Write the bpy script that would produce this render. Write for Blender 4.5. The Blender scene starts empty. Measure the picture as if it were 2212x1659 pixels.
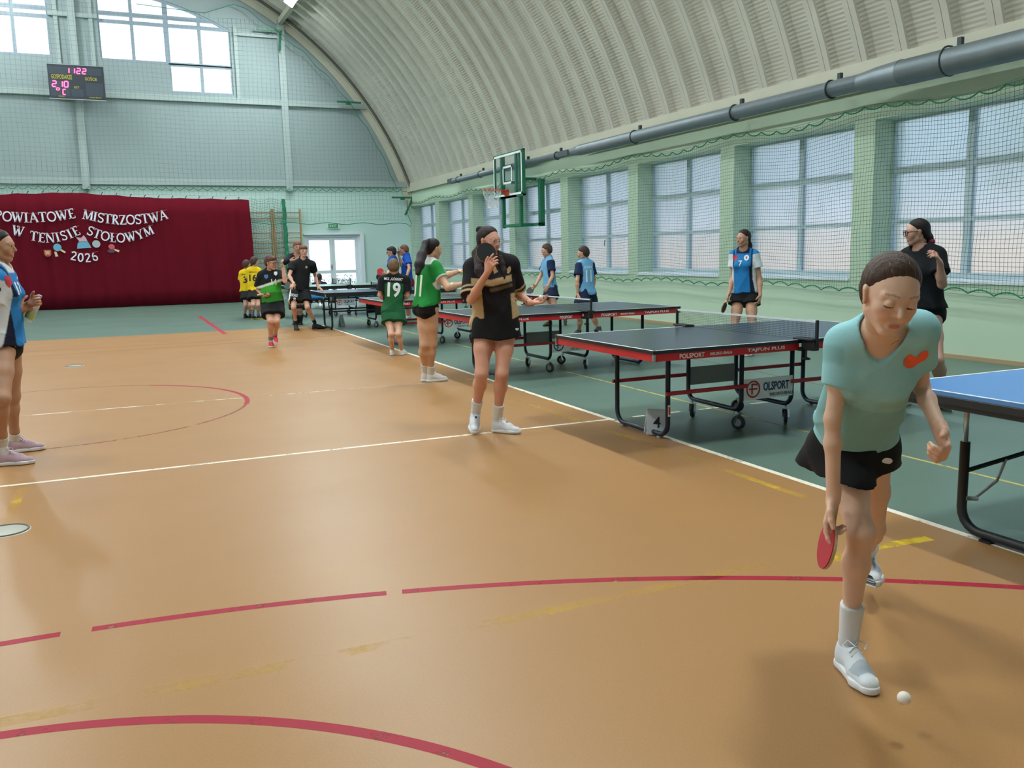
# ---------------------------------------------------------------- part 1: camera, light, helpers, materials
import bpy, bmesh, math, random
import numpy as np
from mathutils import Vector, Matrix
from mathutils.bvhtree import BVHTree
random.seed(7); rng = np.random.default_rng(7)
SC = bpy.context.scene
COL = SC.collection
# camera (a hand held phone at 1.475 m)
IW, IH, FPX = 2212.0, 1659.0, 1889.14
YAW, PIT, ROL = 0.411333, 0.149650, -0.0214957
CAMZ = 1.475
def cam_axes():
    cy, sy, cp, sp = math.cos(YAW), math.sin(YAW), math.cos(PIT), math.sin(PIT)
    f = np.array([sy*cp, cy*cp, -sp]); r = np.array([cy, -sy, 0.0]); u = np.cross(r, f)
    c, s = math.cos(ROL), math.sin(ROL)
    return c*r+s*u, -s*r+c*u, f
CR, CU, CF = cam_axes()
CP = np.array([0.0, 0.0, CAMZ])
cd = bpy.data.cameras.new('camera'); cam = bpy.data.objects.new('camera', cd); COL.objects.link(cam)
M = Matrix.Identity(4)
for i in range(3):
    M[i][0] = CR[i]; M[i][1] = CU[i]; M[i][2] = -CF[i]; M[i][3] = CP[i]
cam.matrix_world = M
cd.sensor_width = 36.0; cd.sensor_fit = 'HORIZONTAL'; cd.lens = FPX/IW*36.0
cd.clip_start = 0.05; cd.clip_end = 400
SC.camera = cam
# colour management and light
SC.view_settings.view_transform = 'Standard'; SC.view_settings.look = 'None'
SC.view_settings.gamma = 1.0; SC.view_settings.use_curve_mapping = False
EXPOSURE = 1.32
SC.view_settings.exposure = EXPOSURE
SC.cycles.use_denoising = True
SC.cycles.max_bounces = 8; SC.cycles.diffuse_bounces = 4; SC.cycles.glossy_bounces = 3
SC.cycles.transmission_bounces = 6; SC.cycles.transparent_max_bounces = 12
SC.cycles.sample_clamp_indirect = 4.0
SC.cycles.caustics_reflective = False; SC.cycles.caustics_refractive = True
W_ = bpy.data.worlds.new('sky'); SC.world = W_; W_.use_nodes = True
def build_sky():
    nt = W_.node_tree; nt.nodes.clear(); N = nt.nodes.new; L = nt.links.new
    out = N('ShaderNodeOutputWorld'); bg = N('ShaderNodeBackground'); bg.inputs[1].default_value = SKY_STRENGTH
    tc = N('ShaderNodeTexCoord'); sep = N('ShaderNodeSeparateXYZ'); L(tc.outputs['Generated'], sep.inputs[0])
    ramp = N('ShaderNodeValToRGB'); ramp.color_ramp.elements[0].position = 0.0; ramp.color_ramp.elements[0].color = (0.86, 0.92, 0.98, 1)
    ramp.color_ramp.elements[1].position = 0.6; ramp.color_ramp.elements[1].color = (0.28, 0.60, 0.95, 1)
    e = ramp.color_ramp.elements.new(0.16); e.color = (0.56, 0.80, 1.0, 1)
    L(sep.outputs[2], ramp.inputs[0])
    mp = N('ShaderNodeMapping'); mp.inputs['Scale'].default_value = (1.0, 1.0, 4.0); L(tc.outputs['Generated'], mp.inputs[0])
    no = N('ShaderNodeTexNoise'); no.inputs['Scale'].default_value = 2.2; no.inputs['Detail'].default_value = 5; L(mp.outputs[0], no.inputs[0])
    cr = N('ShaderNodeValToRGB'); cr.color_ramp.elements[0].position = 0.42; cr.color_ramp.elements[1].position = 0.68
    L(no.outputs[0], cr.inputs[0])
    mx = N('ShaderNodeMix'); mx.data_type = 'RGBA'; mx.inputs[7].default_value = (1.0, 1.0, 1.0, 1)
    L(cr.outputs[0], mx.inputs[0]); L(ramp.outputs[0], mx.inputs[6]); L(mx.outputs[2], bg.inputs[0]); L(bg.outputs[0], out.inputs[0])
SKY_STRENGTH = 1.15
LAMP_POWER = 5.2
SUN_E = 3.0
build_sky()

# ---------------------------------------------------------------- geometry helpers
def nrm(v):
    v = np.asarray(v, float); n = np.linalg.norm(v); return v/n if n > 1e-12 else v
def ray(u, v):
    return CF + CR*((u-IW/2)/FPX) - CU*((v-IH/2)/FPX)
def onz(u, v, z=0.0):
    d = ray(u, v); return CP + d*((z-CP[2])/d[2])
def onx(u, v, x):
    d = ray(u, v); return CP + d*((x-CP[0])/d[0])
def ony(u, v, y):
    d = ray(u, v); return CP + d*((y-CP[1])/d[1])
def props(o, label=None, cat=None, group=None, kind=None):
    if label: o['label'] = label
    if cat: o['category'] = cat
    if group: o['group'] = group
    if kind: o['kind'] = kind
    return o
def empty(name, loc=(0, 0, 0), rz=0.0, **k):
    o = bpy.data.objects.new(name, None); COL.objects.link(o); o.location = loc; o.rotation_euler = (0, 0, rz)
    o.empty_display_size = 0.1
    return props(o, **k)
def mesh_obj(name, V, F, mat, parent=None, smooth=False, cols=None, **k):
    me = bpy.data.meshes.new(name)
    V = np.asarray(V, np.float32)
    if isinstance(F, np.ndarray):
        n = len(F); w = F.shape[1]
        me.vertices.add(len(V)); me.vertices.foreach_set('co', V.ravel())
        me.loops.add(n*w); me.loops.foreach_set('vertex_index', F.astype(np.int32).ravel())
        me.polygons.add(n); me.polygons.foreach_set('loop_start', np.arange(0, n*w, w, dtype=np.int32))
        me.update(calc_edges=True); me.validate()
    else:
        me.from_pydata(V.tolist(), [], F); me.update()
    if cols is not None:
        a = me.color_attributes.new('Col', 'FLOAT_COLOR', 'POINT')
        c = np.ones((len(V), 4), np.float32); c[:, :3] = cols; a.data.foreach_set('color', c.ravel())
    if smooth:
        me.polygons.foreach_set('use_smooth', np.ones(len(me.polygons), bool))
    if mat is not None:
        for m in (mat if isinstance(mat, (list, tuple)) else [mat]): me.materials.append(m)
    o = bpy.data.objects.new(name, me); COL.objects.link(o)
    if parent is not None: o.parent = parent
    return props(o, **k)
class MB:
    """collects faces and links them as one mesh object"""
    def __init__(s): s.V = []; s.F = []; s.S = []
    def face(s, pts, sm=False):
        b = len(s.V); s.V += [tuple(p) for p in pts]; s.F.append(tuple(range(b, b+len(pts)))); s.S.append(sm)
    def grid(s, P, closed_u=False, closed_v=False, sm=True):
        P = np.asarray(P, float); n, m = P.shape[:2]; b = len(s.V); s.V += [tuple(p) for p in P.reshape(-1, 3)]
        for i in range(n if closed_u else n-1):
            for j in range(m if closed_v else m-1):
                i2, j2 = (i+1) % n, (j+1) % m
                s.F.append((b+i*m+j, b+i2*m+j, b+i2*m+j2, b+i*m+j2)); s.S.append(sm)
        return b
    def box(s, x0, x1, y0, y1, z0, z1, bev=0.0):
        if bev <= 0:
            b = len(s.V)
            s.V += [(x, y, z) for z in (z0, z1) for y in (y0, y1) for x in (x0, x1)]
            for f in ((0, 2, 3, 1), (4, 5, 7, 6), (0, 1, 5, 4), (2, 6, 7, 3), (0, 4, 6, 2), (1, 3, 7, 5)):
                s.F.append(tuple(b+i for i in f)); s.S.append(False)
        else:
            c = bev; ring = lambda e, z: [(x0+e, y0+c, z), (x0+c, y0+e, z), (x1-c, y0+e, z), (x1-e, y0+c, z), (x1-e, y1-c, z), (x1-c, y1-e, z), (x0+c, y1-e, z), (x0+e, y1-c, z)]
            rs = [ring(c*.6, z0), ring(0, z0+c), ring(0, z1-c), ring(c*.6, z1)]
            s.grid(rs, closed_v=True, sm=False); b = len(s.V)-32
            s.F.append(tuple(b+i for i in range(7, -1, -1))); s.F.append(tuple(b+24+i for i in range(8))); s.S += [False, False]
        return s
    def obox(s, c, ax, hs):
        c = np.asarray(c, float); ax = [np.asarray(a, float) for a in ax]; b = len(s.V)
        for k in (-1, 1):
            for j in (-1, 1):
                for i in (-1, 1): s.V.append(tuple(c+ax[0]*i*hs[0]+ax[1]*j*hs[1]+ax[2]*k*hs[2]))
        for f in ((0, 2, 3, 1), (4, 5, 7, 6), (0, 1, 5, 4), (2, 6, 7, 3), (0, 4, 6, 2), (1, 3, 7, 5)):
            s.F.append(tuple(b+i for i in f)); s.S.append(False)
        return s
    def tube(s, path, r, n=8, closed=False, cap=True, sm=True):
        P = np.asarray(path, float); m = len(P); R = np.full(m, r, float) if np.isscalar(r) else np.asarray(r, float)
        T = np.zeros_like(P)
        for i in range(m):
            a = P[(i-1) % m] if (closed or i > 0) else P[i]; b = P[(i+1) % m] if (closed or i < m-1) else P[i]
            T[i] = nrm(b-a)
        up = np.array([0, 0, 1.0]) if abs(T[0][2]) < .9 else np.array([1.0, 0, 0])
        u = nrm(np.cross(T[0], up)); G = []
        an = np.arange(n)*2*np.pi/n
        for i in range(m):
            u = nrm(u-T[i]*np.dot(u, T[i])); w = np.cross(T[i], u)
            G.append(P[i]+R[i]*(np.cos(an)[:, None]*u+np.sin(an)[:, None]*w))
        b = s.grid(G, closed_u=closed, closed_v=True, sm=sm)
        if cap and not closed:
            s.F.append(tuple(b+i for i in range(n))[::-1]); s.F.append(tuple(b+(m-1)*n+i for i in range(n))); s.S += [False, False]
        return s
    def lathe(s, prof, c=(0, 0, 0), ax=(0, 0, 1), n=16, sm=True):
        ax = nrm(ax); t = np.array([1.0, 0, 0]) if abs(ax[0]) < .9 else np.array([0, 1.0, 0]); u = nrm(np.cross(ax, t)); w = np.cross(ax, u); an = np.arange(n)*2*np.pi/n
        s.grid([np.asarray(c)+ax*h+r*(np.cos(an)[:, None]*u+np.sin(an)[:, None]*w) for r, h in prof], closed_v=True, sm=sm); return s
    def prism(s, poly, o, ax, t):
        """poly in 2D on axes ax[0], ax[1] at o, extruded by t along ax[2]"""
        o = np.asarray(o, float); a0, a1, a2 = [np.asarray(a, float) for a in ax]; n = len(poly); b = len(s.V)
        for k in (0, t):
            for p in poly: s.V.append(tuple(o+a0*p[0]+a1*p[1]+a2*k))
        s.F.append(tuple(b+i for i in range(n))[::-1]); s.F.append(tuple(b+n+i for i in range(n))); s.S += [False, False]
        for i in range(n):
            j = (i+1) % n; s.F.append((b+i, b+j, b+n+j, b+n+i)); s.S.append(False)
        return s
    def build(s, name, mat, parent=None, **k):
        o = mesh_obj(name, s.V, s.F, mat, parent, **k)
        o.data.polygons.foreach_set('use_smooth', np.array(s.S, bool)); return o
def copy_tree(o, parent=None):
    c = o.copy(); COL.objects.link(c)
    if parent is not None: c.parent = parent
    for ch in list(o.children): copy_tree(ch, c)
    return c
def text_mesh(txt, size=1.0, bold=0.0, sx=1.0, align='CENTER', shear=0.0, res=3):
    cu = bpy.data.curves.new('t', 'FONT'); cu.body = txt; cu.size = size; cu.align_x = align; cu.align_y = 'CENTER'
    cu.offset = bold; cu.resolution_u = res; cu.shear = shear
    o = bpy.data.objects.new('t', cu); COL.objects.link(o)
    dg = bpy.context.evaluated_depsgraph_get(); me = bpy.data.meshes.new_from_object(o.evaluated_get(dg))
    V = np.array([v.co[:] for v in me.vertices]).reshape(-1, 3); F = [tuple(p.vertices) for p in me.polygons]
    bpy.data.objects.remove(o); bpy.data.curves.remove(cu); bpy.data.meshes.remove(me)
    if len(V): V[:, 0] *= sx
    return V, F
def flat_text(name, txt, o, ax, up, size, mat, parent=None, fit=None, bold=0.0, sx=1.0, lift=0.0, shear=0.0, **k):
    """text as a flat mesh: o centre, ax reading direction, up"""
    V, F = text_mesh(txt, 1.0, bold, 1.0, shear=shear)
    ext = V.max(0)-V.min(0); mid = (V.max(0)+V.min(0))/2; V = V-mid
    if fit: V[:, 0] *= fit[0]/ext[0]; V[:, 1] *= fit[1]/ext[1]
    else: V *= size/ext[1]; V[:, 0] *= sx
    ax = nrm(ax); up = nrm(up); n = np.cross(ax, up)
    P = np.asarray(o, float)+V[:, :1]*ax+V[:, 1:2]*up+n*lift
    return mesh_obj(name, P, F, mat, parent, **k)

# ---------------------------------------------------------------- materials
MATS = {}
def srgb(c):
    if isinstance(c, str):
        c = [int(c[i:i+2], 16)/255 for i in (0, 2, 4)]
    return tuple(((x/12.92) if x <= .04045 else ((x+.055)/1.055)**2.4) for x in c)
def mat(name, col=(.8, .8, .8), rough=.6, metal=0.0, spec=.5, noise=0.0, nscale=30.0, bump=0.0, bscale=200.0, attr=False, emit=None, estr=0.0, stretch=None, coat=0.0, sheen=0.0):
    if name in MATS: return MATS[name]
    m = bpy.data.materials.new(name); m.use_nodes = True; nt = m.node_tree; N = nt.nodes.new; L = nt.links.new
    b = nt.nodes['Principled BSDF']; col = srgb(col) if isinstance(col, str) else col
    b.inputs['Base Color'].default_value = (*col, 1); b.inputs['Roughness'].default_value = rough; b.inputs['Metallic'].default_value = metal
    b.inputs['Specular IOR Level'].default_value = spec; b.inputs['Coat Weight'].default_value = coat
    if sheen: b.inputs['Sheen Weight'].default_value = sheen
    tc = N('ShaderNodeTexCoord'); src = tc.outputs['Object']
    if stretch:
        mp = N('ShaderNodeMapping'); mp.inputs['Scale'].default_value = stretch; L(src, mp.inputs[0]); src = mp.outputs[0]
    base = None
    if attr:
        at = N('ShaderNodeAttribute'); at.attribute_name = 'Col'; base = at.outputs[0]; L(base, b.inputs['Base Color'])
    if noise:
        no = N('ShaderNodeTexNoise'); no.inputs['Scale'].default_value = nscale; no.inputs['Detail'].default_value = 4; L(src, no.inputs[0])
        mr = N('ShaderNodeMapRange'); mr.inputs[3].default_value = 1-noise; mr.inputs[4].default_value = 1+noise; L(no.outputs[0], mr.inputs[0])
        mx = N('ShaderNodeMix'); mx.data_type = 'RGBA'; mx.blend_type = 'MULTIPLY'; mx.inputs[0].default_value = 1.0
        if base is not None: L(base, mx.inputs[6])
        else: mx.inputs[6].default_value = (*col, 1)
        L(mr.outputs[0], mx.inputs[7]); L(mx.outputs[2], b.inputs['Base Color'])
    if bump:
        n2 = N('ShaderNodeTexNoise'); n2.inputs['Scale'].default_value = bscale; n2.inputs['Detail'].default_value = 3; L(src, n2.inputs[0])
        bu = N('ShaderNodeBump'); bu.inputs['Strength'].default_value = bump; bu.inputs['Distance'].default_value = .01; L(n2.outputs[0], bu.inputs['Height']); L(bu.outputs[0], b.inputs['Normal'])
    if emit is not None:
        b.inputs['Emission Color'].default_value = (*emit, 1); b.inputs['Emission Strength'].default_value = estr
    MATS[name] = m; return m
# ---------------------------------------------------------------- part 2: the hall
YE, XW, XL, YB = 31.3, 9.72, -10.78, -9.0
VX, VZ, VR = -0.54, 0.436, 10.78
def arch_z(x, r=VR):
    d = r*r-(x-VX)**2
    return VZ+math.sqrt(max(d, 0.0))
def sun():
    l = bpy.data.lights.new('sun', 'SUN'); l.energy = SUN_E; l.angle = .02; l.color = (1, .95, .86)
    o = bpy.data.objects.new('sun', l); COL.objects.link(o); o.rotation_euler = (math.radians(12), math.radians(-38), 0)
sun()
def portal(loc, rot, sx, sy):
    l = bpy.data.lights.new('portal', 'AREA'); l.shape = 'RECTANGLE'; l.size = sx; l.size_y = sy; l.cycles.is_portal = True
    o = bpy.data.objects.new('portal', l); COL.objects.link(o); o.location = loc; o.rotation_euler = rot
portal((10.3, 11.2, 2.1), (0, math.pi/2, 0), 2.3, 40.4)
portal((-11.35, 11.2, 2.1), (0, -math.pi/2, 0), 2.3, 40.4)
portal((-.6, 31.55, 8.2), (-math.pi/2, 0, 0), 10.5, 3.2)
portal((6.8, 31.6, 1.15), (-math.pi/2, 0, 0), 2.0, 2.3)
# --- floor
def floor_mat():
    m = bpy.data.materials.new('floor'); m.use_nodes = True; nt = m.node_tree; N = nt.nodes.new; L = nt.links.new; b = nt.nodes['Principled BSDF']
    tc = N('ShaderNodeTexCoord'); sep = N('ShaderNodeSeparateXYZ'); L(tc.outputs['Object'], sep.inputs[0])
    def math_(op, a, c):
        n = N('ShaderNodeMath'); n.operation = op
        for i, x in enumerate((a, c)):
            if isinstance(x, (int, float)): n.inputs[i].default_value = x
            else: L(x, n.inputs[i])
        return n.outputs[0]
    inx = math_('LESS_THAN', sep.outputs[0], 3.82); iny = math_('LESS_THAN', sep.outputs[1], 18.85); inx2 = math_('GREATER_THAN', sep.outputs[0], -5.3)
    k = math_('MULTIPLY', math_('MULTIPLY', inx, iny), inx2)
    n1 = N('ShaderNodeTexNoise'); n1.inputs['Scale'].default_value = 140; n1.inputs['Detail'].default_value = 3; L(tc.outputs['Object'], n1.inputs[0])
    n2 = N('ShaderNodeTexNoise'); n2.inputs['Scale'].default_value = .8; n2.inputs['Detail'].default_value = 4; L(tc.outputs['Object'], n2.inputs[0])
    def two(c1, c2, fac):
        x = N('ShaderNodeMix'); x.data_type = 'RGBA'; x.inputs[6].default_value = (*srgb(c1), 1); x.inputs[7].default_value = (*srgb(c2), 1); L(fac, x.inputs[0]); return x.outputs[2]
    og = two(FLOOR_ORANGE[0], FLOOR_ORANGE[1], n2.outputs[0]); gr = two(FLOOR_GREEN[0], FLOOR_GREEN[1], n2.outputs[0])
    mx = N('ShaderNodeMix'); mx.data_type = 'RGBA'; L(k, mx.inputs[0]); L(gr, mx.inputs[6]); L(og, mx.inputs[7])
    mr = N('ShaderNodeMapRange'); mr.inputs[1].default_value = .3; mr.inputs[2].default_value = .7; mr.inputs[3].default_value = .93; mr.inputs[4].default_value = 1.05; L(n1.outputs[0], mr.inputs[0])
    mu = N('ShaderNodeMix'); mu.data_type = 'RGBA'; mu.blend_type = 'MULTIPLY'; mu.inputs[0].default_value = 1; L(mx.outputs[2], mu.inputs[6]); L(mr.outputs[0], mu.inputs[7])
    L(mu.outputs[2], b.inputs['Base Color'])
    rr = N('ShaderNodeMapRange'); rr.inputs[3].default_value = .32; rr.inputs[4].default_value = .44; L(n2.outputs[0], rr.inputs[0]); L(rr.outputs[0], b.inputs['Roughness'])
    b.inputs['Specular IOR Level'].default_value = .26
    bu = N('ShaderNodeBump'); bu.inputs['Strength'].default_value = .08; bu.inputs['Distance'].default_value = .004; L(n1.outputs[0], bu.inputs['Height']); L(bu.outputs[0], b.inputs['Normal'])
    return m
FLOOR_ORANGE = ('A4794C', '9E7448'); FLOOR_GREEN = ('62796E', '5C7167')
mesh_obj('floor', [(XL-.6, YB-.3, 0), (XW+.6, YB-.3, 0), (XW+.6, YE+.3, 0), (XL-.6, YE+.3, 0)], [(0, 1, 2, 3)], floor_mat(), kind='structure')
def line_mat(name, col, lo, hi, scale=9.0):
    m = bpy.data.materials.new(name); m.use_nodes = True; nt = m.node_tree; N = nt.nodes.new; L = nt.links.new; b = nt.nodes['Principled BSDF']
    b.inputs['Base Color'].default_value = (*srgb(col), 1); b.inputs['Roughness'].default_value = .5; b.inputs['Specular IOR Level'].default_value = .15
    tc = N('ShaderNodeTexCoord'); no = N('ShaderNodeTexNoise'); no.inputs['Scale'].default_value = scale; no.inputs['Detail'].default_value = 6; no.inputs['Roughness'].default_value = .7; L(tc.outputs['Object'], no.inputs[0])
    cr = N('ShaderNodeMapRange'); cr.inputs[1].default_value = lo; cr.inputs[2].default_value = hi; L(no.outputs[0], cr.inputs[0])
    L(cr.outputs[0], b.inputs['Alpha'])
    return m
LR = line_mat('line_red', '9C2034', .30, .42); LRT = line_mat('line_red_thin', '8A4A3A', .35, .5, 3.0); LWH = line_mat('line_white', 'E2D8C8', .3, .45)
LWT = line_mat('line_white_worn', 'DCCDB8', .42, .56, 3.0); LY = line_mat('line_yellow', 'D9AE45', .47, .72, 1.6); LYG = line_mat('line_yellow_thin', 'B9AA66', .3, .45)
def strip(name, path, w, m, z=.0004):
    P = np.asarray(path, float)[:, :2]; T = np.gradient(P, axis=0); T /= np.linalg.norm(T, axis=1)[:, None]; Nn = np.c_[-T[:, 1], T[:, 0]]*w/2
    mb = MB(); mb.grid([[(*(p+n), z), (*(p-n), z)] for p, n in zip(P, Nn)], sm=False)
    return mb.build(name, m, kind='structure')
def arc(cx, cy, r, a0, a1, n=48): return [(cx+r*math.cos(a), cy+r*math.sin(a)) for a in np.linspace(math.radians(a0), math.radians(a1), n)]
strip('floor_marking', arc(-.58, -2.8, 6.58, 103, 88, 30), .05, LR); strip('floor_marking', arc(-.58, -2.8, 6.58, 87, 76.6, 20), .05, LR); strip('floor_marking', arc(-.58, -2.8, 6.58, 76, 30), .05, LR)
strip('floor_marking', arc(-.73, 1.11, 1.92, 100, 12), .05, LR)
strip('floor_marking', arc(-.74, 9.58, 1.82, 60, -14, 30), .05, LR); strip('floor_marking', arc(-.74, 9.58, 1.82, 180, 60), .025, LRT); strip('floor_marking', arc(-.74, 9.58, 1.82, -14, -120), .03, LRT)
strip('floor_marking', [(-3.5, 6.6), (-.66, 6.58), (1, 6.6), (3.8, 6.6)], .04, LWH); strip('floor_marking', [(-3, 9.6), (-.1, 9.6), (1.2, 9.6), (3.8, 9.58)], .03, LWT)
strip('floor_marking', [(3.82, -2), (3.82, 8), (3.83, 18.85)], .05, LWH, .0007)
strip('floor_marking', [(-3, 15.6), (1, 15.9), (3.8, 16.3)], .03, LRT); strip('floor_marking', [(-3, 16.6), (1, 16.5), (2.4, 16.6)], .025, LRT)
strip('floor_marking', [(-.9, 3.1), (1, 3.1), (2.7, 3.13)], .07, LY); strip('floor_marking', [(3.5, 8.1), (3.56, 6.5), (3.59, 3.9)], .06, LY)
strip('floor_marking', [(-.74, 5.58), (-.735, 6), (-.73, 6.5)], .06, LY); strip('floor_marking', [(2.95, 3.05), (3.3, 3.08), (3.62, 3.06)], .07, line_mat('line_yellow_strong', 'D9B52E', .4, .55, 3.0))
strip('floor_marking', [(4.9, 22), (4.9, 10), (4.92, 2)], .03, LYG); strip('floor_marking', [(4.05, 6.6), (4.2, 6.6), (4.55, 6.6)], .035, LWH); strip('floor_marking', [(4.75, 6.6), (5, 6.6), (5.2, 6.6)], .035, LWH); strip('floor_marking', [(5.35, 6.6), (5.5, 6.6), (5.7, 6.6)], .035, LWH)
strip('floor_marking', [(7.0, 12.5), (6.9, 9), (6.6, 6)], .02, LRT)
strip('floor_marking', [(1.69, 24.1), (1.7, 21), (1.72, 18)], .09, line_mat('line_red_far', 'A3323F', .2, .3)); strip('floor_marking', [(1.72, 21.3), (1.85, 21.3), (2.05, 21.3)], .12, MATS.get('x') or LR)
for cx, cy in ((-.72, 5.44), (-.76, 13.86)):
    mb = MB(); mb.lathe([(.0, .004), (.105, .004), (.112, .003), (.125, .003), (.128, .0)], (cx, cy, 0), n=28)
    o = mb.build('floor_socket_cover', mat('socket_grey', 'A9A79C', .45, .3)); mb = MB(); mb.tube([(cx+.115*math.cos(a), cy+.115*math.sin(a), .004) for a in np.linspace(0, 6.283, 25)[:-1]], .006, 5, closed=True); mb.build('rim', mat('rim_dark', '5D5A52', .5), o)
    props(o, 'grey round socket cover let into the orange floor, ' + ('near the left edge of the floor' if cy < 8 else 'far off behind the red circle'), 'socket cover')
# --- walls
GREENWALL = mat('wall_green_paint', 'B7CBB4', .62, noise=.03, nscale=3, bump=.05, bscale=60)
TRIMGREY = mat('beam_beige', 'B9B7A6', .6, noise=.08, nscale=4)
def win_y(k): return 9.45+3.10*(8-k)
NW = 13
mb = MB(); mb.box(XW, XW+.55, YB, YE+.4, 0, .97); mb.box(XW, XW+.55, YB, YE+.4, 3.19, 3.88)
ed = [YE+.4]
for k in range(1, NW+1): ed += [win_y(k), win_y(k)-2.72]
ed.append(YB)
for i in range(0, len(ed), 2):
    if ed[i]-ed[i+1] > .01: mb.box(XW, XW+.55, ed[i+1], ed[i], .97, 3.19)
mb.build('wall_right', GREENWALL, kind='structure')
mb = MB(); mb.box(XL-.55, XL, YB, YE+.4, 0, .97); mb.box(XL-.55, XL, YB, YE+.4, 3.19, 3.88)
for i in range(0, len(ed), 2):
    if ed[i]-ed[i+1] > .01: mb.box(XL-.55, XL, ed[i+1], ed[i], .97, 3.19)
mb.build('wall_left', GREENWALL, kind='structure')
mb = MB(); mb.box(XL-.5, XW+.5, YB-.3, YB, 0, 12.2); mb.build('wall_back', mat('wall_back_paint', 'B9C6BC', .7), kind='structure')
mb = MB(); mb.box(XW-.035, XW, YB, YE, 0, .05); mb.build('baseboard_right', mat('baseboard_tan', 'A88F6E', .5), kind='structure')
mb = MB(); mb.box(XW-.10, XW+.6, YB, YE, 3.86, 3.99); mb.box(XW-.10, XW-.001, YB, YE, 3.70, 3.859); mb.build('trim_1', TRIMGREY, kind='structure')
mb = MB(); mb.box(XL-.6, XL+.10, YB, YE, 3.86, 3.99); mb.box(XL+.001, XL+.10, YB, YE, 3.70, 3.859); mb.build('trim_2', TRIMGREY, kind='structure')
# window glass: ribbed frosted panes
def frosted():
    m = bpy.data.materials.new('frosted_glass'); m.use_nodes = True; nt = m.node_tree; N = nt.nodes.new; L = nt.links.new
    out = nt.nodes['Material Output']; nt.nodes.remove(nt.nodes['Principled BSDF'])
    g = N('ShaderNodeBsdfGlass'); g.inputs['Roughness'].default_value = .32; g.inputs['IOR'].default_value = 1.3; g.inputs['Color'].default_value = (.66, .69, .72, 1)
    tr = N('ShaderNodeBsdfTransparent'); tr.inputs[0].default_value = (.52, .56, .60, 1)
    tl = N('ShaderNodeBsdfTranslucent'); tl.inputs[0].default_value = (.50, .56, .60, 1)
    tc = N('ShaderNodeTexCoord'); mp = N('ShaderNodeMapping'); mp.inputs['Scale'].default_value = (1, 1.5, 30); L(tc.outputs['Object'], mp.inputs[0])
    no = N('ShaderNodeTexNoise'); no.inputs['Scale'].default_value = 1.5; no.inputs['Detail'].default_value = 3; L(mp.outputs[0], no.inputs[0])
    bu = N('ShaderNodeBump'); bu.inputs['Strength'].default_value = .25; bu.inputs['Distance'].default_value = .01; L(no.outputs[0], bu.inputs['Height']); L(bu.outputs[0], g.inputs['Normal'])
    m1 = N('ShaderNodeMixShader'); m1.inputs[0].default_value = .35; L(g.outputs[0], m1.inputs[1]); L(tl.outputs[0], m1.inputs[2])
    m2 = N('ShaderNodeMixShader'); m2.inputs[0].default_value = .28; L(m1.outputs[0], m2.inputs[1]); L(tr.outputs[0], m2.inputs[2]); L(m2.outputs[0], out.inputs[0])
    return m
FROST = frosted()
def clear():
    m = bpy.data.materials.new('clear_glass'); m.use_nodes = True; nt = m.node_tree; N = nt.nodes.new; L = nt.links.new
    out = nt.nodes['Material Output']; nt.nodes.remove(nt.nodes['Principled BSDF'])
    tr = N('ShaderNodeBsdfTransparent'); tr.inputs[0].default_value = (.93, .97, 1.0, 1); gl = N('ShaderNodeBsdfGlossy'); gl.inputs['Roughness'].default_value = .02
    mx = N('ShaderNodeMixShader'); mx.inputs[0].default_value = .06; L(tr.outputs[0], mx.inputs[1]); L(gl.outputs[0], mx.inputs[2]); L(mx.outputs[0], out.inputs[0]); return m
CLEAR = clear()
PVC = mat('window_pvc', 'AFC0C8', .4); SILL = mat('sill_pvc', 'D9E2EA', .35)
for k in range(1, 10):
    y = win_y(k); w = empty('window_%d' % k, (10.1, y-1.36, .97), kind='structure'); w['label'] = 'window'
    del w['label']
    mb = MB(); x0, x1 = -.02, .05; Y = lambda a: 1.36-a
    for a, b in ((0, .03), (1.20, 1.30), (2.62, 2.72)): mb.box(x0-.004, x1+.004, Y(b), Y(a), 0, 2.22)
    for za, zb in ((0, .11), (.78, .84), (1.47, 1.57), (2.19, 2.22)): mb.box(x0, x1-.005, Y(2.719), Y(.001), za+.001, zb-.001)
    mb.build('frame', PVC, w)
    mb = MB(); mb.box(-.36, -.02, -1.36, 1.36, .0, .035); mb.box(-.40, -.02, -1.36, 1.36, -.015, .02); mb.build('sill', SILL, w)
    pm = None
    for (a, b) in ((.03, 1.20), (1.30, 2.62)):
        for za, zb in ((.11, .78), (.84, 1.47), (1.57, 2.19)):
            mb = MB(); mb.box(.012, .018, Y(b), Y(a), za, zb); mb.build('pane', FROST, w)
    if k == 5:
        mb = MB(); mb.tube([(-.03, Y(1.17), .73), (-.06, Y(1.17), .72), (-.065, Y(1.17), .60)], .012, 6); mb.build('handle', mat('handle_grey', '6F7880', .4, .4), w)
for k in range(1, NW+1):
    y = win_y(k); mb = MB(); mb.box(-11.2, -11.19, y-2.72, y, .97, 3.19); mb.build('window_left_%d' % k, CLEAR, kind='structure')
    if k > 9: mb = MB(); mb.box(10.112, 10.118, y-2.72, y, .97, 3.19); mb.build('window_%d' % (k+20), FROST, kind='structure')
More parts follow.
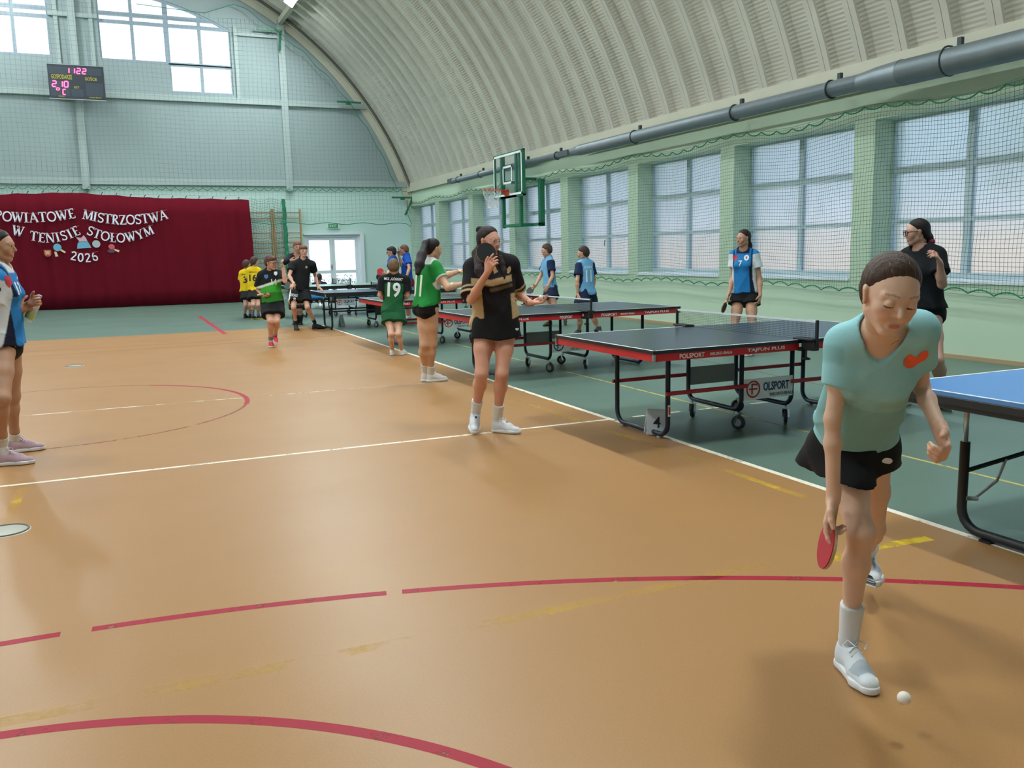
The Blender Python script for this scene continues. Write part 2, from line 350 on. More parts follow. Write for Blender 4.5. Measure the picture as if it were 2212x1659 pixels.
# --- vaulted ceiling of curved trough panels
def vault():
    m = bpy.data.materials.new('vault_metal'); m.use_nodes = True; nt = m.node_tree; N = nt.nodes.new; L = nt.links.new; b = nt.nodes['Principled BSDF']
    b.inputs['Base Color'].default_value = (*srgb('B9B7AB'), 1); b.inputs['Roughness'].default_value = .5
    tc = N('ShaderNodeTexCoord'); sep = N('ShaderNodeSeparateXYZ'); L(tc.outputs['Object'], sep.inputs[0])
    def mt(op, a, c=None):
        n = N('ShaderNodeMath'); n.operation = op
        for i, x in enumerate((a, c)):
            if x is None: continue
            if isinstance(x, (int, float)): n.inputs[i].default_value = x
            else: L(x, n.inputs[i])
        return n.outputs[0]
    dx = mt('SUBTRACT', sep.outputs[0], VX); dz = mt('SUBTRACT', sep.outputs[2], VZ)
    an = mt('ARCTAN2', dz, dx); s = mt('SINE', mt('MULTIPLY', an, VR*2*math.pi/.06))
    rad = mt('SQRT', mt('ADD', mt('MULTIPLY', dx, dx), mt('MULTIPLY', dz, dz)))
    dep = mt('GREATER_THAN', rad, VR+.03); h = mt('MULTIPLY', s, dep)
    bu = N('ShaderNodeBump'); bu.inputs['Strength'].default_value = .30; bu.inputs['Distance'].default_value = .010; L(h, bu.inputs['Height']); L(bu.outputs[0], b.inputs['Normal'])
    no = N('ShaderNodeTexNoise'); no.inputs['Scale'].default_value = 1.3; no.inputs['Detail'].default_value = 5; L(tc.outputs['Object'], no.inputs[0])
    mx = N('ShaderNodeMix'); mx.data_type = 'RGBA'; mx.inputs[6].default_value = (*srgb('CBC9BE'), 1); mx.inputs[7].default_value = (*srgb('B4B3A9'), 1); L(no.outputs[0], mx.inputs[0]); L(mx.outputs[2], b.inputs['Base Color'])
    prof = []; y = 7.588-.69*25
    while y < YE+.3:
        prof += [(y-.004, .03), (y+.004, .03), (y+.004, 0), (y+.10, 0), (y+.135, .15), (y+.555, .15), (y+.59, 0), (y+.686, 0)]; y += .69
    th0 = math.asin((3.78-VZ)/VR); G = []
    for t in np.linspace(th0, math.pi-th0, 49):
        G.append([(VX+(VR+d)*math.cos(t), yy, VZ+(VR+d)*math.sin(t)) for yy, d in prof])
    mb = MB(); mb.grid(G); o = mb.build('ceiling', m, kind='structure')
    o.data.polygons.foreach_set('use_smooth', np.zeros(len(o.data.polygons), bool))
vault()
mb = MB()
G = []
for t in np.linspace(.25, math.pi-.25, 60):
    c, s = math.cos(t), math.sin(t)
    G.append([(VX+r*c, yy, VZ+r*s) for r, yy in ((VR-.26, YE-.03), (VR-.26, YE-.06), (VR-.05, YE-.10), (VR-.05, YE-.30), (VR-.09, YE-.30), (VR-.09, YE-.34), (VR+.05, YE-.34))])
mb.grid(G, sm=False); mb.build('trim_3', TRIMGREY, kind='structure')
mb = MB(); mb.tube([(VX+(VR-.03)*math.cos(t), YE-.40, VZ+(VR-.03)*math.sin(t)) for t in np.linspace(.32, math.pi-.32, 60)], .045, 6); mb.build('trim_4', mat('dark_gap', '5A5852', .6), kind='structure')
# --- end wall with gable windows and door
GABLE = mat('gable_panel', '8D9A9C', .6, noise=.03, nscale=1.0, bump=.25, bscale=8.0, stretch=(14, 1, .15))
gx = lambda x: x*1.0229
gz = lambda z: 1.475+(z-1.475)*1.0229
WL = [gx(-5.36), gx(-3.39), gx(-1.49)]; WR = [gx(-.15), gx(1.79), gx(3.71)]
WZ1, WZ2, WAR = gz(7.57), gz(6.70), 9.5
DX0, DX1, DZ = 5.85, 7.80, 2.217
def wtop(x): return VZ+math.sqrt(max(WAR**2-(x-VX)**2, .1))
bps = sorted(set(list(np.arange(-11.0, 10.3, .33))+WL+WR+[DX0, DX1]))
up = MB(); lo = MB(); ZM = 3.86
for a, b in zip(bps[:-1], bps[1:]):
    m_ = (a+b)/2; zt = [arch_z(a, VR+.35), arch_z(b, VR+.35)]
    segs = [(ZM, ZM, None, None)]
    win = None
    if WL[0] < m_ < WL[2]: win = WZ2 if m_ < WL[1] else WZ1
    if WR[0] < m_ < WR[2]: win = WZ1 if m_ < WR[1] else WZ2
    def slab(mbx, z0a, z0b, z1a, z1b):
        if z1a-z0a < .01 and z1b-z0b < .01: return
        for y in (YE, YE+.2): mbx.face([(a, y, z0a), (b, y, z0b), (b, y, z1b), (a, y, z1a)])
        mbx.face([(a, YE, z1a), (b, YE, z1b), (b, YE+.2, z1b), (a, YE+.2, z1a)]); mbx.face([(a, YE, z0a), (b, YE, z0b), (b, YE+.2, z0b), (a, YE+.2, z0a)])
        mbx.face([(a, YE, z0a), (a, YE, z1a), (a, YE+.2, z1a), (a, YE+.2, z0a)]); mbx.face([(b, YE, z0b), (b, YE, z1b), (b, YE+.2, z1b), (b, YE+.2, z0b)])
    zt = [max(z, ZM+.05) for z in zt]
    if win is None: slab(up, ZM, ZM, zt[0], zt[1])
    else: slab(up, ZM, ZM, win, win); slab(up, wtop(a), wtop(b), zt[0], zt[1])
    if DX0 < m_ < DX1: slab(lo, DZ, DZ, ZM, ZM)
    else: slab(lo, 0, 0, ZM, ZM)
up.build('wall_far_upper', GABLE, kind='structure'); lo.build('wall_far_lower', mat('end_wall_paint', 'B8D2CC', .6, noise=.02, nscale=2), kind='structure')
FB = mat('gable_frame', '9DA9A8', .5)
mb = MB()
for zc, h in ((gz(6.52), .09), (gz(3.92), .10)): mb.box(-10.6, min(9.6, 9.6), YE-.12, YE+.01, zc-h, zc+h)
mb.box(WR[2]+.1, 5.2*1.0229, YE-.10, YE+.01, gz(8.62)-.06, gz(8.62)+.06); mb.box(WL[2], WR[0], YE-.10, YE, gz(8.80)-.06, gz(8.80)+.06)
for xc in (gx(-.86), gx(5.30), gx(-6.9)): mb.box(xc-.11, xc+.11, YE-.16, YE+.01, 3.72, arch_z(xc)-.1)
for xc in (WR[0]-.2, WL[2]+.2, WR[2]+.16): mb.box(xc-.06, xc+.06, YE-.06, YE+.01, gz(6.6), wtop(min(xc, WR[2]-.05))+.1)
mb.build('trim_5', mat('gable_beam', '9DA9A8', .55), kind='structure')
def gable_window(name, xs, xstep, zlow_side):
    w = empty(name, ((xs[0]+xs[-1])/2, YE+.08, gz(7.57)), kind='structure'); ox, oz = w.location[0], w.location[2]
    mb = MB(); P = lambda x: x-ox; Q = lambda z: z-oz
    t = .05; pan = []
    xl, xr = xs[0], xs[-1]
    def zb(x): return WZ2 if ((x > xstep) == (zlow_side > 0)) else WZ1
    for i, x in enumerate(xs):
        zb_ = min(zb(x-.02) if i else WZ1, zb(x+.02) if i < len(xs)-1 else WZ1) if i not in (0, len(xs)-1) else zb(x+(.02 if i == 0 else -.02))
        ww = t*1.5 if abs(x-xstep) < .01 else t
        mb.box(P(x-ww), P(x+ww), -.04, .04, Q(zb_), Q(wtop(x)+.02))
    rows = [gz(8.96)-.075, gz(8.73)-.04]
    mb.box(P(xl), P(xr), -.045, .045, Q(gz(8.90)), Q(gz(9.02))); mb.box(P(xl), P(xr), -.045, .045, Q(gz(8.68)), Q(gz(8.78)))
    mb.box(P(xl), P(xr), -.045, .045, Q(WZ1-.02), Q(WZ1+.06))
    a, b = (xstep, xr) if zlow_side > 0 else (xl, xstep); mb.box(P(a), P(b), -.045, .045, Q(WZ2), Q(WZ2+.06)); mb.box(P(a), P(b), -.045, .045, Q(WZ1-.06), Q(WZ1+.02))
    xx = np.linspace(xl, xr, 24); mb.grid([[(P(x), yy, Q(wtop(x)+dz)) for yy, dz in ((-.05, -.07), (-.05, .05), (.05, .05), (.05, -.07))] for x in xx], closed_v=True, sm=False)
    mb.build('frame', mat('gable_window_frame', '8C99A6', .45), w)
    for i in range(len(xs)-1):
        x0, x1 = xs[i]+t*.6, xs[i+1]-t*.6; m_ = (x0+x1)/2
        zz = [zb(m_)+.04, gz(8.72)]
        if zb(m_) < WZ1-.1: zz = [WZ2+.04, WZ1-.03]; cells = [zz, [WZ1+.03, gz(8.72)]]
        else: cells = [zz]
        cells += [[gz(8.75), gz(8.93)]]
        for z0, z1 in cells:
            p = MB(); p.box(P(x0), P(x1), -.004, .004, Q(z0), Q(z1)); p.build('pane', CLEAR, w)
        p = MB(); q0, q1 = gz(8.99), None
        ts = np.linspace(x0, x1, 5); top = [wtop(x) for x in ts]
        if max(top) > q0+.05:
            p.prism([(P(x0), Q(q0)), (P(x1), Q(q0))]+[(P(x), Q(max(wtop(x), q0+.01))) for x in ts[::-1]], (0, -.004, 0), [(1, 0, 0), (0, 0, 1), (0, 1, 0)], .008); p.build('pane', CLEAR, w)
gable_window('window_10', [WR[0], gx(.80), WR[1], gx(2.77), WR[2]], WR[1], 1)
gable_window('window_11', [WL[0], gx(-4.35), WL[1], gx(-2.44), WL[2]], WL[1], -1)
# door
dr = empty('door_1', ((DX0+DX1)/2, YE+.05, 0), kind='structure')
WHT = mat('door_pvc', 'D6DDE4', .4)
mb = MB(); hw = (DX1-DX0)/2
for a, b in ((-hw, -hw+.07), (hw-.07, hw)): mb.box(a, b, -.05, .1, 0, DZ)
mb.box(-hw+.001, hw-.001, -.046, .096, DZ-.08, DZ-.001); mb.box(hw+.001, hw+.14, -.16, -.02, 0, DZ-.002); mb.box(-hw-.03, hw+.14, -.16, -.02, DZ, DZ+.05)
mb.build('frame', WHT, dr)
for s, (a, b) in ((-1, (-hw+.07, -.005)), (1, (.005, hw-.07))):
    mb = MB(); mb.box(a, a+.09, 0, .07, .02, DZ-.08); mb.box(b-.09, b, 0, .07, .02, DZ-.08)
    for z0, z1 in ((.021, .14), (.86, .97), (DZ-.19, DZ-.081)): mb.box(a+.001, b-.001, .004, .066, z0, z1)
    lf = mb.build('door_leaf', WHT, dr)
    for z0, z1 in ((.14, .86), (.97, DZ-.19)):
        p = MB(); p.box(a+.09, b-.09, .03, .04, z0, z1); p.build('pane', CLEAR, lf)
    if s < 0: mb = MB(); mb.box(-.06, -.03, -.03, .0, 1.0, 1.18, .006); mb.tube([(-.045, -.03, 1.1), (-.045, -.06, 1.1), (-.15, -.06, 1.1)], .01, 6); mb.build('door_handle', mat('handle_grey'), lf)
# --- lamps hanging under the vault
def on_vault(u, v, off):
    d = ray(u, v); best = None
    for t in np.linspace(8, 34, 2600):
        p = CP+d*t
        if math.hypot(p[0]-VX, p[2]-VZ) > VR-off: return p
LP = on_vault(640, 3, .22)
a_ = ony(605, 46, YE-.2); b_ = on_vault(630, 12, .02); mb = MB(); d_ = nrm(b_-a_); mb.obox((a_+b_)/2, [d_, nrm(np.cross(d_, (0, 0, 1))), np.cross(nrm(np.cross(d_, (0, 0, 1))), d_)], (np.linalg.norm(b_-a_)/2, .07, .09)); mb.build('trim_6', TRIMGREY, kind='structure')
LAMPM = mat('lamp_tube', 'FFFFFF', .4, emit=(.9, 1.0, 1.0), estr=26.0*LAMP_POWER)
def lamp(x, y, label):
    th = math.atan2(arch_z(x)-VZ, x-VX); r = VR-.22
    e = empty('ceiling_lamp', (VX+r*math.cos(th), y, VZ+r*math.sin(th)), label=label, cat='lamp', group='lamps under the vault'); e.rotation_euler = (0, math.pi/2-th, 0)
    mb = MB(); mb.box(-.16, .16, -.75, .75, .0, .09, .01); mb.tube([(0, .5, .08), (0, .5, .24)], .012, 6); mb.tube([(0, -.5, .08), (0, -.5, .24)], .012, 6); mb.build('housing', mat('lamp_housing', 'D8DADA', .4), e)
    mb = MB(); mb.box(-.13, .13, -.7, .7, -.012, -.002); mb.build('diffuser', LAMPM, e)
RN = 'nearest the far gable|second from the gable|third from the gable|fourth from the gable|fifth from the gable|last, by the back wall'.split('|')
for i in range(-4, 2):
    for s in (0, 1):
        x = LP[0] if s == 0 else VX-3.2; y = LP[1]+i*6.2
        if y > YB+1 and y < YE-1: lamp(x, y, 'strip lamp on the %s side of the vault, %s' % ('window' if s == 0 else 'far', RN[-i]))
# --- outside
GRD = mat('outside_ground', 'D9D2C4', .9, noise=.15, nscale=.2)
mesh_obj('outside_ground', [(-60, -60, -.2), (160, -60, -.2), (160, 160, -.2), (-60, 160, -.2)], [(0, 1, 2, 3)], GRD, kind='structure')
mb = MB(); mb.box(26, 26.3, -6, 60, -.2, 1.9); mb.box(25.95, 26.35, -6, 60, 1.9, 2.0); o = mb.build('garden_wall', mat('peach_render', 'F0C49C', .8)); props(o, 'long peach garden wall outside, blurred behind the ribbed window panes', 'wall')
def foliage(n, cx, cy, cz, rx, ry, rz, sz, seed):
    r = np.random.default_rng(seed); mb = MB()
    for i in range(n):
        d = nrm(r.normal(size=3))*r.random()**.4; c = np.array([cx, cy, cz])+d*[rx, ry, rz]; a = nrm(r.normal(size=3)); b = nrm(np.cross(a, r.normal(size=3))); s_ = sz*(.6+.8*r.random())
        mb.face([c-a*s_, c+b*s_*.45, c+a*s_, c-b*s_*.45])
    return mb
LEAF = [mat('leaf_a', '5D7050', .7), mat('leaf_b', '8C9A63', .7), mat('leaf_c', '7C8C86', .7)]
BARK = mat('bark', '5E5148', .8)
def tree(x, y, h, r, label, lm, n=500, sz=.35, seed=1):
    e = empty('tree', (x, y, -.2), label=label, cat='tree', group='trees outside')
    mb = MB(); mb.tube([(0, 0, 0), (.05, 0, h*.5), (0, .05, h*.8)], [.16, .11, .04], 7); mb.build('trunk', BARK, e)
    foliage(n, 0, 0, h*.66, r, r, h*.36, sz, seed).build('crown', lm, e)
tree(36, 24, 9, 4.0, 'yellow-green tree outside the right half of the nearest window, blurred by the ribbed pane', LEAF[1], n=900, sz=.45, seed=2)
tree(38, 43, 11, 4.6, 'grey-green tree outside the second window from the right, blurred by the ribbed pane', LEAF[2], n=900, sz=.5, seed=3)
tree(36, 52, 12, 4.4, 'yellow-green tree outside the third window from the right, blurred by the ribbed pane', LEAF[1], n=900, sz=.5, seed=4)
tree(14.2, 50, 7, 2.4, 'leafy tree seen through the upper right corner of the glazed door', LEAF[0], n=700, sz=.2, seed=5)
tree(8.2, 49, 6.6, 2.2, 'leafy tree seen through the upper left corner of the glazed door', LEAF[0], n=600, sz=.2, seed=9)
for i in range(7):
    x = 7.0+i*.72; e = empty('shrub', (x, 38.5+.4*(i % 2), -.2), label='low dry shrub outside the glazed door, number %s from its hinge side' % ('one two three four five six seven'.split()[i]), cat='shrub')
    mb = MB()
    r = np.random.default_rng(i)
    for j in range(16):
        a = r.random()*6.28; l = .5+.5*r.random(); mb.tube([(0, 0, 0), (.12*math.cos(a), .12*math.sin(a), l*.5), (.35*math.cos(a)*r.random()*1.4, .3*math.sin(a), l)], [.012, .009, .003], 4)
    mb.build('twigs', BARK, e); foliage(110, 0, 0, .55, .4, .35, .4, .06, i+20).build('foliage', LEAF[2], e)
# ---------------------------------------------------------------- part 3: nets, curtain, garlands, scoreboard, wall bars, hoop, duct
NETM = mat('net_cord', '1F5A47', .8); ROPE = mat('net_rope', '1F7A55', .7); GREENMETAL = mat('green_metal', '1E6B4C', .45); CABLE = mat('steel_cable', '8A928F', .4, .6)
def ribbon_net(name, us, vs, fn, r, parent, m, both=True):
    """net of three sided cords along curves u = const and v = const of the surface fn(u, v)"""
    V = []; F = []; b = 0; off = np.array([[0, 0, 1.0], [.87, 0, -.5], [-.87, 0, -.5]])
    def cord(P, vert):
        nonlocal b
        o = off if not vert else off[:, [2, 1, 0]]
        if EXN: o = o[:, [1, 0, 2]]
        n = len(P); V.append((P[:, None, :]+r*o[None]).reshape(-1, 3))
        i = np.arange(n-1)[:, None]*3
        for k in range(3):
            k2 = (k+1) % 3; F.append(np.c_[b+i+k, b+i+k2, b+i+3+k2, b+i+3+k])
        b += 3*n
    for u in us:
        P = fn(np.full(len(vs), u), vs)
        if P is not None and len(P) > 1: cord(P, True)
    if both:
        for v in vs:
            P = fn(us, np.full(len(us), v))
            if P is not None and len(P) > 1: cord(P, False)
    return mesh_obj(name, np.concatenate(V), np.concatenate(F), m, parent)
EXN = True
# window net: hangs 12 cm in front of the right wall
def wn_top(y): return 3.31+.05*np.cos((y-9.45)/3.1*2*np.pi)+.0*y
def wn_bot(y): return .87-.03*np.cos((y-9.9)/3.1*2*np.pi)
net = empty('window_safety_net', (9.58, 11, 2), label='green safety net stretched in front of the windows of the long right wall', cat='net')
def fnw(u, v):
    t = v; z = wn_bot(u)*(1-t)+wn_top(u)*t
    x = 9.58+.02*np.sin(u*3.1)+.012*np.sin(u*9+z*4); yy = u+.006*np.sin(z*9+u*2)
    return np.c_[x, yy, z+.006*np.sin(u*2.2)]-np.array([9.58, 11, 2])
ribbon_net('netting', np.arange(-2, 30.9, .052), np.linspace(0, 1, 46), fnw, .0028, net, NETM)
def scallop(y0, y1, step, zf, amp, up, x, name, r=.010):
    P = []; n = int((y1-y0)/step)
    for i in range(n):
        for t in np.linspace(0, 1, 7)[:-1]:
            y = y0+(i+t)*step; P.append((x, y, zf(y)+(amp*4*t*(1-t))*(1 if up else -1)))
    mb = MB(); mb.tube(np.array(P)-np.array([9.58, 11, 2]), r, 5); mb.build(name, ROPE, net)
scallop(-2, 30.9, .36, lambda y: float(wn_top(y)), .055, False, 9.575, 'border_rope')
scallop(-2, 30.9, .36, lambda y: float(wn_bot(y))-.03, .055, True, 9.575, 'border_rope')
for zf, o in ((wn_top, .02), (wn_bot, -.05)):
    mb = MB(); mb.tube([(9.57-9.58, y-11, float(zf(y))+o-2) for y in np.arange(-2, 31, .5)], .0035, 4); mb.build('cable', CABLE, net)
# end wall net
EXN = False
gn = empty('gable_safety_net', (2, YE-.45, 6), label='green safety net covering the far gable wall above the curtain and the door', cat='net')
def fng(u, v):
    ztop = np.minimum(VZ+np.sqrt(np.maximum((VR-.55)**2-(u-VX)**2, .1)), 9.3-.02*(u-1)**2*.3)
    zbot = np.where(u > 4.05, 2.62-.04*np.sin(u*2)-.05*(u-4)/5, 3.42)
    k = (v <= ztop) & (v >= zbot)
    if k.sum() < 2: return None
    u, v = u[k], v[k]
    # keep only one connected run
    return np.c_[u+.015*np.sin(v*2+u), np.full(len(u), YE-.45)+.03*np.sin(u*1.3)+.03*np.sin(v*1.1), v+.02*np.sin(u*1.7)]-np.array([2, YE-.45, 6])
ribbon_net('netting', np.arange(-5, 9.5, .14), np.arange(2.55, 9.4, .14), fng, .0042, gn, mat('net_cord_far', '5C8880', .8))
P = []
for i in range(52):
    for t in np.linspace(0, 1, 6)[:-1]:
        x = -5+(i+t)*.28; P.append((x-2, 0, 3.78-.09*4*t*(1-t)-6))
mb = MB(); mb.tube(P, .011, 5); mb.build('border_rope', ROPE, gn)
P = [(VX+(VR-.55)*math.cos(t)-2, 0, VZ+(VR-.55)*math.sin(t)-6+.05*math.sin(t*60)) for t in np.linspace(.33, 1.12, 50)]+[(x-2, 0, z-6) for x, z in ((3, 9.25), (1, 9.35))]
mb = MB(); mb.tube(P, .012, 5); mb.build('border_rope', ROPE, gn)
mb = MB(); mb.tube([(x-2, 0, 2.62-.05*(x-4)/5+.03*math.sin(x*5)-6) for x in np.arange(4.05, 9.5, .1)]+[(9.6-2, 0, 2.45-6), (9.62-2, 0, 2.6-6), (9.5-2, 0, 2.9-6), (9.5-2, 0, 3.4-6)], .012, 5); mb.build('border_rope', ROPE, gn)
for u, v, hh, lab in ((602, 66, 1, 'upper green steel net bracket on the far gable near the lit lamp'), (772, 222, 0, 'small green net bracket half way down the vault edge on the far gable'), (888, 427, 1, 'lower green steel net bracket in the far right corner above the door')):
    p = ony(u, v, YE-.3); b = empty('net_bracket', p, label=lab, cat='bracket'); mb = MB()
    mb.box(-.72, .12, -.05, .0, -.03, .03); mb.box(-.40, -.25, -.05, .02, -.08, -.02)
    mb.build('arm', GREENMETAL, b)
    if hh: mb = MB(); mb.tube([(.05, -.02, -.02), (-.25 if v > 300 else .0, -.02, -.62)], .04, 6); mb.build('strut', GREENMETAL, b)
# gathered net and pole beside the curtain
p = ony(612, 430, YE-.35)
e = empty('gathered_net', (p[0], YE-.35, 0), label='bundle of green net hanging like a rope in front of the wall bars', cat='net')
mb = MB(); zz = np.linspace(.02, 3.42, 60); mb.tube([(.012*math.sin(z*9)+.16*(1-z/3.4)*0.3, .01*math.cos(z*7), z) for z in zz], [.06+.010*math.sin(z*29)+.006*math.sin(z*61) for z in zz], 8); mb.build('net_bundle', mat('net_green_dense', '1C7A58', .9, noise=.5, nscale=40, bump=.8, bscale=60), e)
EXN = False
def fns(u, v): return np.c_[u+.03*np.sin(v*6), np.full(len(u), YE-.33)+.02*np.sin(u*20), v-.05*np.sin(u*9)]-np.array([p[0], YE-.35, 0])
ribbon_net('loose_netting', np.arange(4.0, p[0], .085), np.arange(.25, 3.4, .085), fns, .004, e, NETM)
# --- wall bars
def wall_bars(xa, xb, lab):
    e = empty('wall_bars', ((xa+xb)/2, YE-.12, 0), label=lab, cat='wall bars'); w = (xb-xa)/2; WD = mat('beech', 'A98A62', .5, noise=.15, nscale=8)
    for s in (-1, 1): mb = MB(); mb.box(s*w-.025, s*w+.025, -.06, .06, .02, 3.10, .004); mb.build('upright', WD, e)
    for z in [2.98, 2.80]+[2.30-.17*i for i in range(13)]: mb = MB(); mb.tube([(-w, -.02, z), (w, -.02, z)], .018, 7); mb.build('rung', WD, e)
xb = ony(648, 455, YE-.15)[0]; xm = ony(588, 455, YE-.15)[0]
wall_bars(xm+.03, xb, 'wooden wall bars beside the glazed door, crossed by the hanging green net'); wall_bars(xm-1.03, xm-.03, 'wooden wall bars half hidden by the right edge of the red curtain')
# --- red curtain
CY = YE-.62
def top_z(x):
    xs = [-6.5, gx(-3.22), gx(-1.35), gx(.9), gx(3.94)]; return float(np.interp(x, xs, [3.50, 3.53, 3.60, 3.45, 3.40]))
CX1 = gx(3.94)-.06
e = empty('curtain', (CX1-5, CY, 0), label='wine red curtain hung across the far wall behind the paper lettering', cat='curtain')
G = []
for x in np.linspace(-6.5, CX1, 220):
    G.append([(x-(CX1-5)+.0*z+(.05*math.sin(z*.9) if x > CX1-.3 else 0), .028*math.sin(x*7.3+.4*math.sin(z*2))+.016*math.sin(x*17+z*.7)+.03*math.sin(x*2.1)-.01*(3.4-z), z) for z in np.linspace(.015, 1, 2).tolist()[:1]+list(np.linspace(.5, top_z(x)-.025*abs(math.sin(x*3.4)), 7))])
mb = MB(); mb.grid(G); c = mb.build('cloth', mat('curtain_red', '5E101E', .9, noise=.12, nscale=20, bump=.2, bscale=300, spec=.08), e)
sd = c.modifiers.new('t', 'SOLIDIFY'); sd.thickness = .006
for i in range(25):
    x = -5.8+i*.41
    if x < CX1: mb = MB(); z = top_z(x); mb.tube([(x-(CX1-5), .0, z-.02), (x-(CX1-5)+.02, .05, z+.03), (x-(CX1-5)+.05, .02, z+.06)], .012, 5); mb.build('tie', mat('tie_dark', '3A2A30', .8), e)
# --- serif paper letters on strings
def stroke_poly(mb, pts, w, o, ax, t, serif=()):
    pts = [np.asarray(q, float) for q in pts]; n = len(pts); Lf = []; Rt = []
    for i in range(n):
        d = nrm(pts[min(i+1, n-1)]-pts[max(i-1, 0)]); nn = np.array([-d[1], d[0]])*w/2; Lf.append(pts[i]+nn); Rt.append(pts[i]-nn)
    for i in range(n-1): mb.prism([Lf[i], Rt[i], Rt[i+1], Lf[i+1]], o, ax, t)
def el(cx, cy, rx, ry, a0, a1, n=14): return [(cx+rx*math.cos(math.radians(a)), cy+ry*math.sin(math.radians(a))) for a in np.linspace(a0, a1, n)]
TK, TN = .17, .085
def S_(x0, x1, y): return ([(x0, y), (x1, y)], .055)
GLY = {
 'I': (.42, [([(.21, 0), (.21, 1)], TK), S_(.03, .39, .03), S_(.03, .39, .97)]),
 'P': (.66, [([(.2, 0), (.2, 1)], TK), S_(.02, .38, .03), S_(.02, .3, .97), (el(.28, .73, .27, .235, 90, -90), .11)]),
 'R': (.74, [([(.2, 0), (.2, 1)], TK), S_(.02, .38, .03), S_(.02, .3, .97), (el(.28, .75, .26, .22, 90, -90), .11), ([(.32, .52), (.66, .02)], TK), S_(.6, .74, .03)]),
 'O': (.86, [(el(.43, .5, .36, .45, 0, 360, 28), .13)]),
 'W': (1.1, [([(.12, 1), (.36, 0)], TK), ([(.36, 0), (.56, .9)], TN), ([(.5, 1), (.76, 0)], TK), ([(.76, 0), (1.0, 1)], TN), S_(0, .25, .97), S_(.88, 1.1, .97), S_(.4, .62, .97)]),
 'A': (.86, [([(.1, 0), (.42, 1)], TN), ([(.40, 1), (.74, 0)], TK), ([(.22, .33), (.62, .33)], TN), S_(0, .22, .03), S_(.6, .86, .03)]),
 'T': (.76, [([(.38, 0), (.38, 1)], TK), ([(.02, .96), (.74, .96)], TN), ([(.05, 1), (.05, .76)], .06), ([(.71, 1), (.71, .76)], .06), S_(.2, .56, .03)]),
 'E': (.66, [([(.2, 0), (.2, 1)], TK), ([(.03, .96), (.6, .96)], TN), ([(.03, .04), (.62, .04)], TN), ([(.2, .51), (.5, .51)], TN), ([(.58, 1), (.58, .78)], .06), ([(.60, 0), (.60, .24)], .06)]),
 'M': (1.0, [([(.14, 0), (.17, 1)], TN), ([(.17, 1), (.5, .05)], TK), ([(.5, .05), (.82, 1)], TN), ([(.83, 1), (.86, 0)], TK), S_(0, .28, .03), S_(.7, 1.0, .03), S_(.05, .22, .97), S_(.8, .95, .97)]),
 'S': (.6, [(el(.31, .74, .22, .21, 20, 250, 14)+el(.30, .27, .23, .22, 80, -160, 14), .12), ([(.53, 1), (.53, .76)], .05), ([(.08, .0), (.08, .24)], .05)]),
 'Z': (.7, [([(.06, .95), (.64, .95)], TN), ([(.58, .95), (.12, .05)], TK), ([(.06, .05), (.66, .05)], TN), ([(.07, 1), (.07, .76)], .05), ([(.65, 0), (.65, .24)], .05)]),
 'N': (.86, [([(.13, 0), (.13, 1)], TN), ([(.13, 1), (.72, 0)], TK), ([(.73, 0), (.73, 1)], TN), S_(0, .27, .03), S_(.6, .86, .97), S_(0, .16, .97)]),
 'L': (.62, [([(.2, 0), (.2, 1)], TK), S_(.02, .38, .97), ([(.03, .04), (.58, .04)], TN), ([(.56, 0), (.56, .24)], .06)]),
 'Ł': (.62, [([(.2, 0), (.2, 1)], TK), S_(.02, .38, .97), ([(.03, .04), (.58, .04)], TN), ([(.56, 0), (.56, .24)], .06), ([(.02, .38), (.42, .62)], TN)]),
 'Y': (.8, [([(.4, 0), (.4, .5)], TK), ([(.38, .48), (.1, 1)], TK), ([(.42, .48), (.7, 1)], TN), S_(0, .24, .97), S_(.58, .8, .97), S_(.22, .58, .03)]),
 '2': (.62, [(el(.3, .74, .21, .22, 165, -30, 12)+[(.1, .08)], .14), ([(.06, .06), (.58, .06)], .12)]),
 '0': (.66, [(el(.33, .5, .24, .44, 0, 360, 24), .15)]),
 '6': (.66, [(el(.33, .3, .22, .26, 0, 360, 20), .14), (el(.55, .42, .44, .55, 115, 190, 10), .13)]),
}
PAPER = mat('letter_paper', 'D7D6E2', .6); STRING = mat('red_string', 'A34A4A', .8)
LY = CY-.10
def garland(word, pts, hgt, label, group='paper letter garlands on the curtain'):
    """pts: pixel positions of the string; letters hang along it"""
    W3 = np.array([ony(u, v, LY) for u, v in pts]); o = W3.mean(0); e = empty('letter_garland', o, label=label, cat='garland', group=group)
    d = np.r_[0, np.cumsum(np.linalg.norm(np.diff(W3, axis=0), axis=1))]
    xs = np.linspace(0, d[-1], 40); C = np.c_[[np.interp(xs, d, W3[:, i]) for i in range(3)]].T
    for _ in range(6): C[1:-1] = (C[:-2]+2*C[1:-1]+C[2:])/4
    mb = MB(); mb.tube(C-o, .006, 5); mb.build('string', STRING, e)
    return e, o, C
def hang(e, o, word, cents, h):
    for ch, (u, v, tilt) in zip(word, cents):
        c = ony(u, v, LY-.015); w, st = GLY[ch]; mb = MB(); a = math.radians(tilt)
        ax = [np.array([math.cos(a), 0, math.sin(a)]), np.array([-math.sin(a), 0, math.cos(a)]), np.array([0, -1.0, 0])]
        for pts, wd in st: stroke_poly(mb, [((p[0]-w/2)*h, (p[1]-.5)*h) for p in pts], wd*h, c-o, ax, .006)
        mb.build('letter', PAPER, e)
